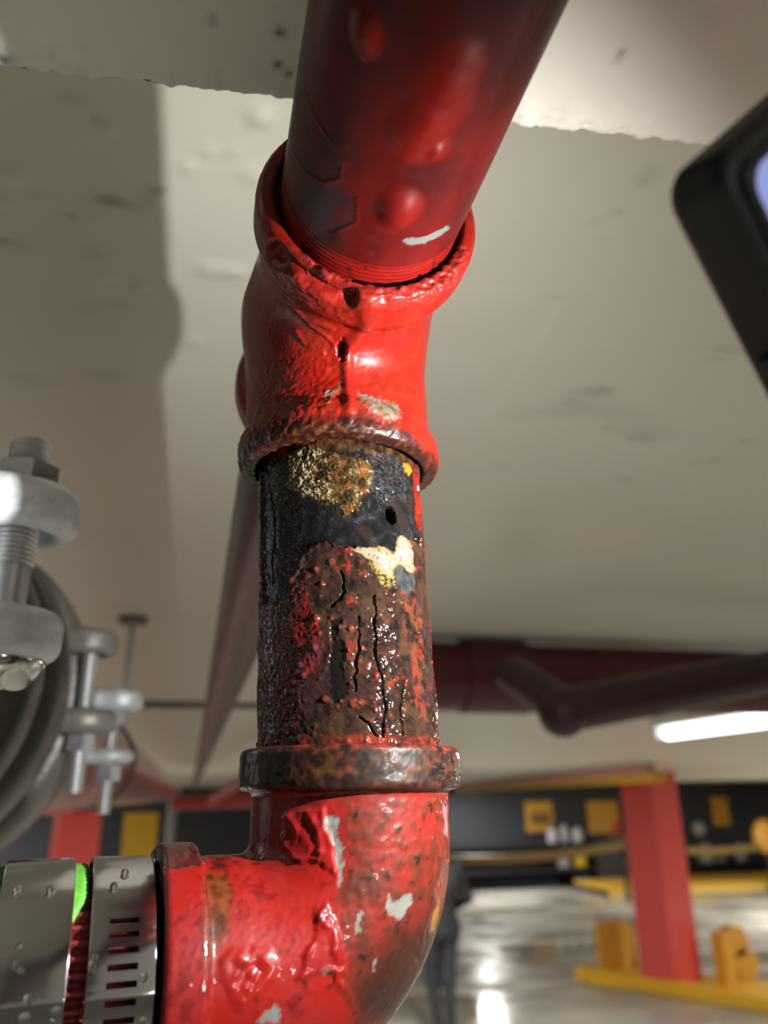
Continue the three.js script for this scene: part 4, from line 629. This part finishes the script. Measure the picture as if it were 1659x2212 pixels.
  { const d = ray(1508, 1790), z = -19.45, x = d[0] * z / d[2], y = EYE + d[1] * z / d[2], t = thing('wall_dial', 'round white dial on the dark wall right of the column', 'dial', [x, y - 0.15, z]), g = new THREE.CylinderGeometry(0.16, 0.16, 0.06, 28); g.rotateX(Math.PI / 2); g.translate(x, y, z); part(t, 'dial_face', g, std(C(200, 196, 196), 0.4)); part(t, 'dial_rim', new THREE.TorusGeometry(0.165, 0.02, 10, 32).translate(x, y, z + 0.03), grey); }
  const cab = thing('dark_cabinet', 'tall dark grey cabinet left of the red column at the far wall', 'cabinet', [10.2, 0, -19.1]); part(cab, 'cabinet_body', slab(9.75, 10.75, 0, 1.0, -19.45, -18.85, 0.02), std(C(58, 58, 66), 0.5)); part(cab, 'cabinet_door', slab(9.8, 10.7, 0.06, 0.95, -18.86, -18.82), std(C(64, 64, 72), 0.5));
  const ramp = thing('yellow_ramp', 'flat yellow ramp with a pale front edge on the floor behind the column', 'ramp', [11, 0, -17.5]); part(ramp, 'ramp_deck', slab(8.9, 15.5, 0.12, 0.2, -18.4, -16.6), std(C(232, 184, 62), 0.45)); part(ramp, 'ramp_edge', slab(8.9, 15.5, 0, 0.12, -16.75, -16.55), std(C(226, 194, 110), 0.5));
  // sagging brown strap in two spans
  const strap = (L, label) => { const c = new THREE.CatmullRomCurve3(L.map(([px, py]) => { const d = ray(px, py), s = -16.2 / d[2]; return new THREE.Vector3(d[0] * s, EYE + d[1] * s, -16.2); })); const g = new THREE.TubeGeometry(c, 40, 0.085, 10); return single('barrier_strap', g, std(C(132, 104, 52), 0.5), label, 'strap'); };
  strap([[700, 1840], [850, 1853], [1000, 1857], [1100, 1855], [1200, 1848], [1300, 1834], [1345, 1826]], 'long brown barrier strap sagging between the elbow and the red column'); strap([[1480, 1838], [1540, 1838], [1600, 1834], [1659, 1826], [1720, 1815]], 'brown barrier strap sagging right of the red column');
  const d = ray(1652, 1806), s = -16.2 / d[2], bc = new THREE.Vector3(d[0] * s, EYE + d[1] * s, -16.2), bg = new THREE.SphereGeometry(0.3, 24, 16); bg.scale(1, 1.2, 0.5); bg.translate(bc.x, bc.y, bc.z); const bp = thing('strap_post', 'amber rounded strap post head at the end of the barrier', 'post', [bc.x, 0, -16.2]); part(bp, 'post_head', bg, amber);
  for (const [px, py, l] of [[700, 1840, 'black strap post hidden behind the elbow'], [1345, 1826, 'black strap post behind the red column']]) { const e = ray(px, py), q = -16.2 / e[2], x = e[0] * q, y = EYE + e[1] * q, t = thing('strap_post', l, 'post', [x, 0, -16.2]); part(t, 'post_tube', bar(new THREE.Vector3(x, 0, -16.2), new THREE.Vector3(x, y + 0.1, -16.2), 0.05, 12), blk); }
  part(bp, 'post_tube', bar(new THREE.Vector3(bc.x, 0, -16.2), new THREE.Vector3(bc.x, bc.y, -16.2), 0.05, 12), blk);
}

// ---------------------------------------------------------------- person in dark clothes walking away past the elbow
{
  const bx = 2.39, bz = -7.9, cap = (p, a, b, ra, rb) => { const ax = b[0] - a[0], ay = b[1] - a[1], az = b[2] - a[2], px = p[0] - a[0], py = p[1] - a[1], pz = p[2] - a[2], t = clamp((px * ax + py * ay + pz * az) / (ax * ax + ay * ay + az * az)); return Math.hypot(px - ax * t, py - ay * t, pz - az * t) - (ra + (rb - ra) * t); };
  // joints, metres from the feet: facing away (-z), right elbow out, hands together in front
  const hip = 0.9, J = { lh: [-0.09, hip, 0], rh: [0.09, hip, 0], lk: [-0.08, 0.49, -0.04], rk: [0.06, 0.5, 0.02], la: [-0.05, 0.09, 0.05], ra: [0.05, 0.09, 0.1], ls: [-0.19, 1.42, 0], rs: [0.19, 1.42, 0], le: [-0.27, 1.15, -0.06], re: [0.3, 1.16, -0.03], lw: [-0.12, 1.02, -0.22], rw: [0.12, 1.02, -0.2] };
  const legs = (p) => { let d = smin(cap(p, J.lh, J.lk, 0.1, 0.065), cap(p, J.lk, J.la, 0.064, 0.045), 0.05); d = Math.min(d, smin(cap(p, J.rh, J.rk, 0.1, 0.065), cap(p, J.rk, J.ra, 0.064, 0.045), 0.05)); return smin(d, cap(p, [-0.06, 0.94, 0], [0.06, 0.94, 0], 0.13, 0.13), 0.08); };
  const feet = (p) => Math.min(cap(p, [J.la[0], 0.05, 0.09], [J.la[0] - 0.02, 0.035, -0.13], 0.045, 0.034), cap(p, [J.ra[0], 0.05, 0.13], [J.ra[0] + 0.02, 0.035, -0.09], 0.045, 0.034));
  const trunk = (p) => { let d = smin(cap(p, [0, 0.93, 0], [0, 1.2, 0], 0.165, 0.15), cap(p, [-0.08, 1.32, 0], [0.08, 1.32, 0], 0.15, 0.15), 0.12); d = smin(d, cap(p, J.ls, J.rs, 0.075, 0.075), 0.07); for (const [s, e, w] of [[J.ls, J.le, J.lw], [J.rs, J.re, J.rw]]) d = smin(d, smin(cap(p, s, e, 0.066, 0.054), cap(p, e, w, 0.054, 0.04), 0.03), 0.04); return smin(d, cap(p, [0, 1.42, 0], [0, 1.54, -0.01], 0.07, 0.058), 0.05); };
  const head = (p) => { let d = Math.hypot(p[0] / 0.078, (p[1] - 1.65) / 0.115, (p[2] + 0.015) / 0.097); d = (d - 1) * 0.085; d = smin(d, cap(p, [0, 1.585, -0.06], [0, 1.575, -0.075], 0.035, 0.028), 0.04); d = smin(d, cap(p, [0, 1.645, -0.11], [0, 1.625, -0.125], 0.008, 0.012), 0.015); for (const s of [-1, 1]) { d = smin(d, cap(p, [s * 0.08, 1.665, -0.005], [s * 0.082, 1.63, -0.008], 0.013, 0.009), 0.01); d = smax(d, -(Math.hypot(p[0] - s * 0.03, p[1] - 1.655, p[2] + 0.118) - 0.014), 0.012); } return d; };
  const hand = (p, w, s) => { const q = [w[0] - s * 0.045, w[1] - 0.03, w[2] - 0.055]; let d = smin(cap(p, w, q, 0.03, 0.034), cap(p, [w[0] - s * 0.01, w[1] - 0.035, w[2] - 0.03], q, 0.026, 0.032), 0.02); for (let k = 0; k < 4; k++) { const l = [0.062, 0.07, 0.066, 0.052][k], b = [q[0] - s * 0.012, q[1] + 0.024 - k * 0.018, q[2] - 0.018], m = [b[0] - s * l * 0.5, b[1] - 0.004, b[2] - l * 0.3], e = [m[0] - s * l * 0.35, m[1] - 0.012, m[2] + 0.01]; d = Math.min(d, smin(cap(p, b, m, 0.0095, 0.0088), cap(p, m, e, 0.0088, 0.0078), 0.004)); } return smin(d, cap(p, [w[0] - s * 0.015, w[1] + 0.012, w[2] - 0.03], [w[0] - s * 0.06, w[1] + 0.03, w[2] - 0.05], 0.011, 0.009), 0.008); };
  const S = 1000, M = (f) => (x, y, z) => f([x / S, y / S, z / S]) * S, jacket = C(25, 26, 31), pants = C(38, 38, 45), skinC = C(196, 150, 124), hair = C(30, 24, 22), shoe = C(24, 24, 26);
  const bodyG = nets(M((p) => Math.min(trunk(p), legs(p), feet(p))), [-420, -10, -340], [420, 1580, 240], 13, (x, y, z) => [0, y < 95 ? shoe : y < 925 ? pants : y > 1505 ? skinC : jacket]);
  const headG = nets(M(head), [-110, 1500, -150], [110, 1780, 110], 4.5, (x, y, z) => [z > -20 + (y - 1650) * -0.6 || y > 1712 ? 6 : 0, z > -20 + (y - 1650) * -0.6 || y > 1712 ? hair : y > 1588 && y < 1596 && z < -80 ? C(160, 90, 84) : skinC]);
  const hands = [[J.lw, -1], [J.rw, 1]].map(([w, s]) => nets(M((p) => hand(p, w, s)), [w[0] * S - 150, w[1] * S - 110, w[2] * S - 170], [w[0] * S + 150, w[1] * S + 80, w[2] * S + 60], 3.4, () => [0, skinC]));
  const g = mergeGeometries([bodyG, headG, ...hands]); g.translate(bx, -EYE, bz);
  const pr = thing('person', 'person in dark jacket and trousers walking away beyond the elbow', 'person', [bx, 0, bz]); part(pr, 'body', g, vcol(0.75));
}
renderer.render(scene, camera);
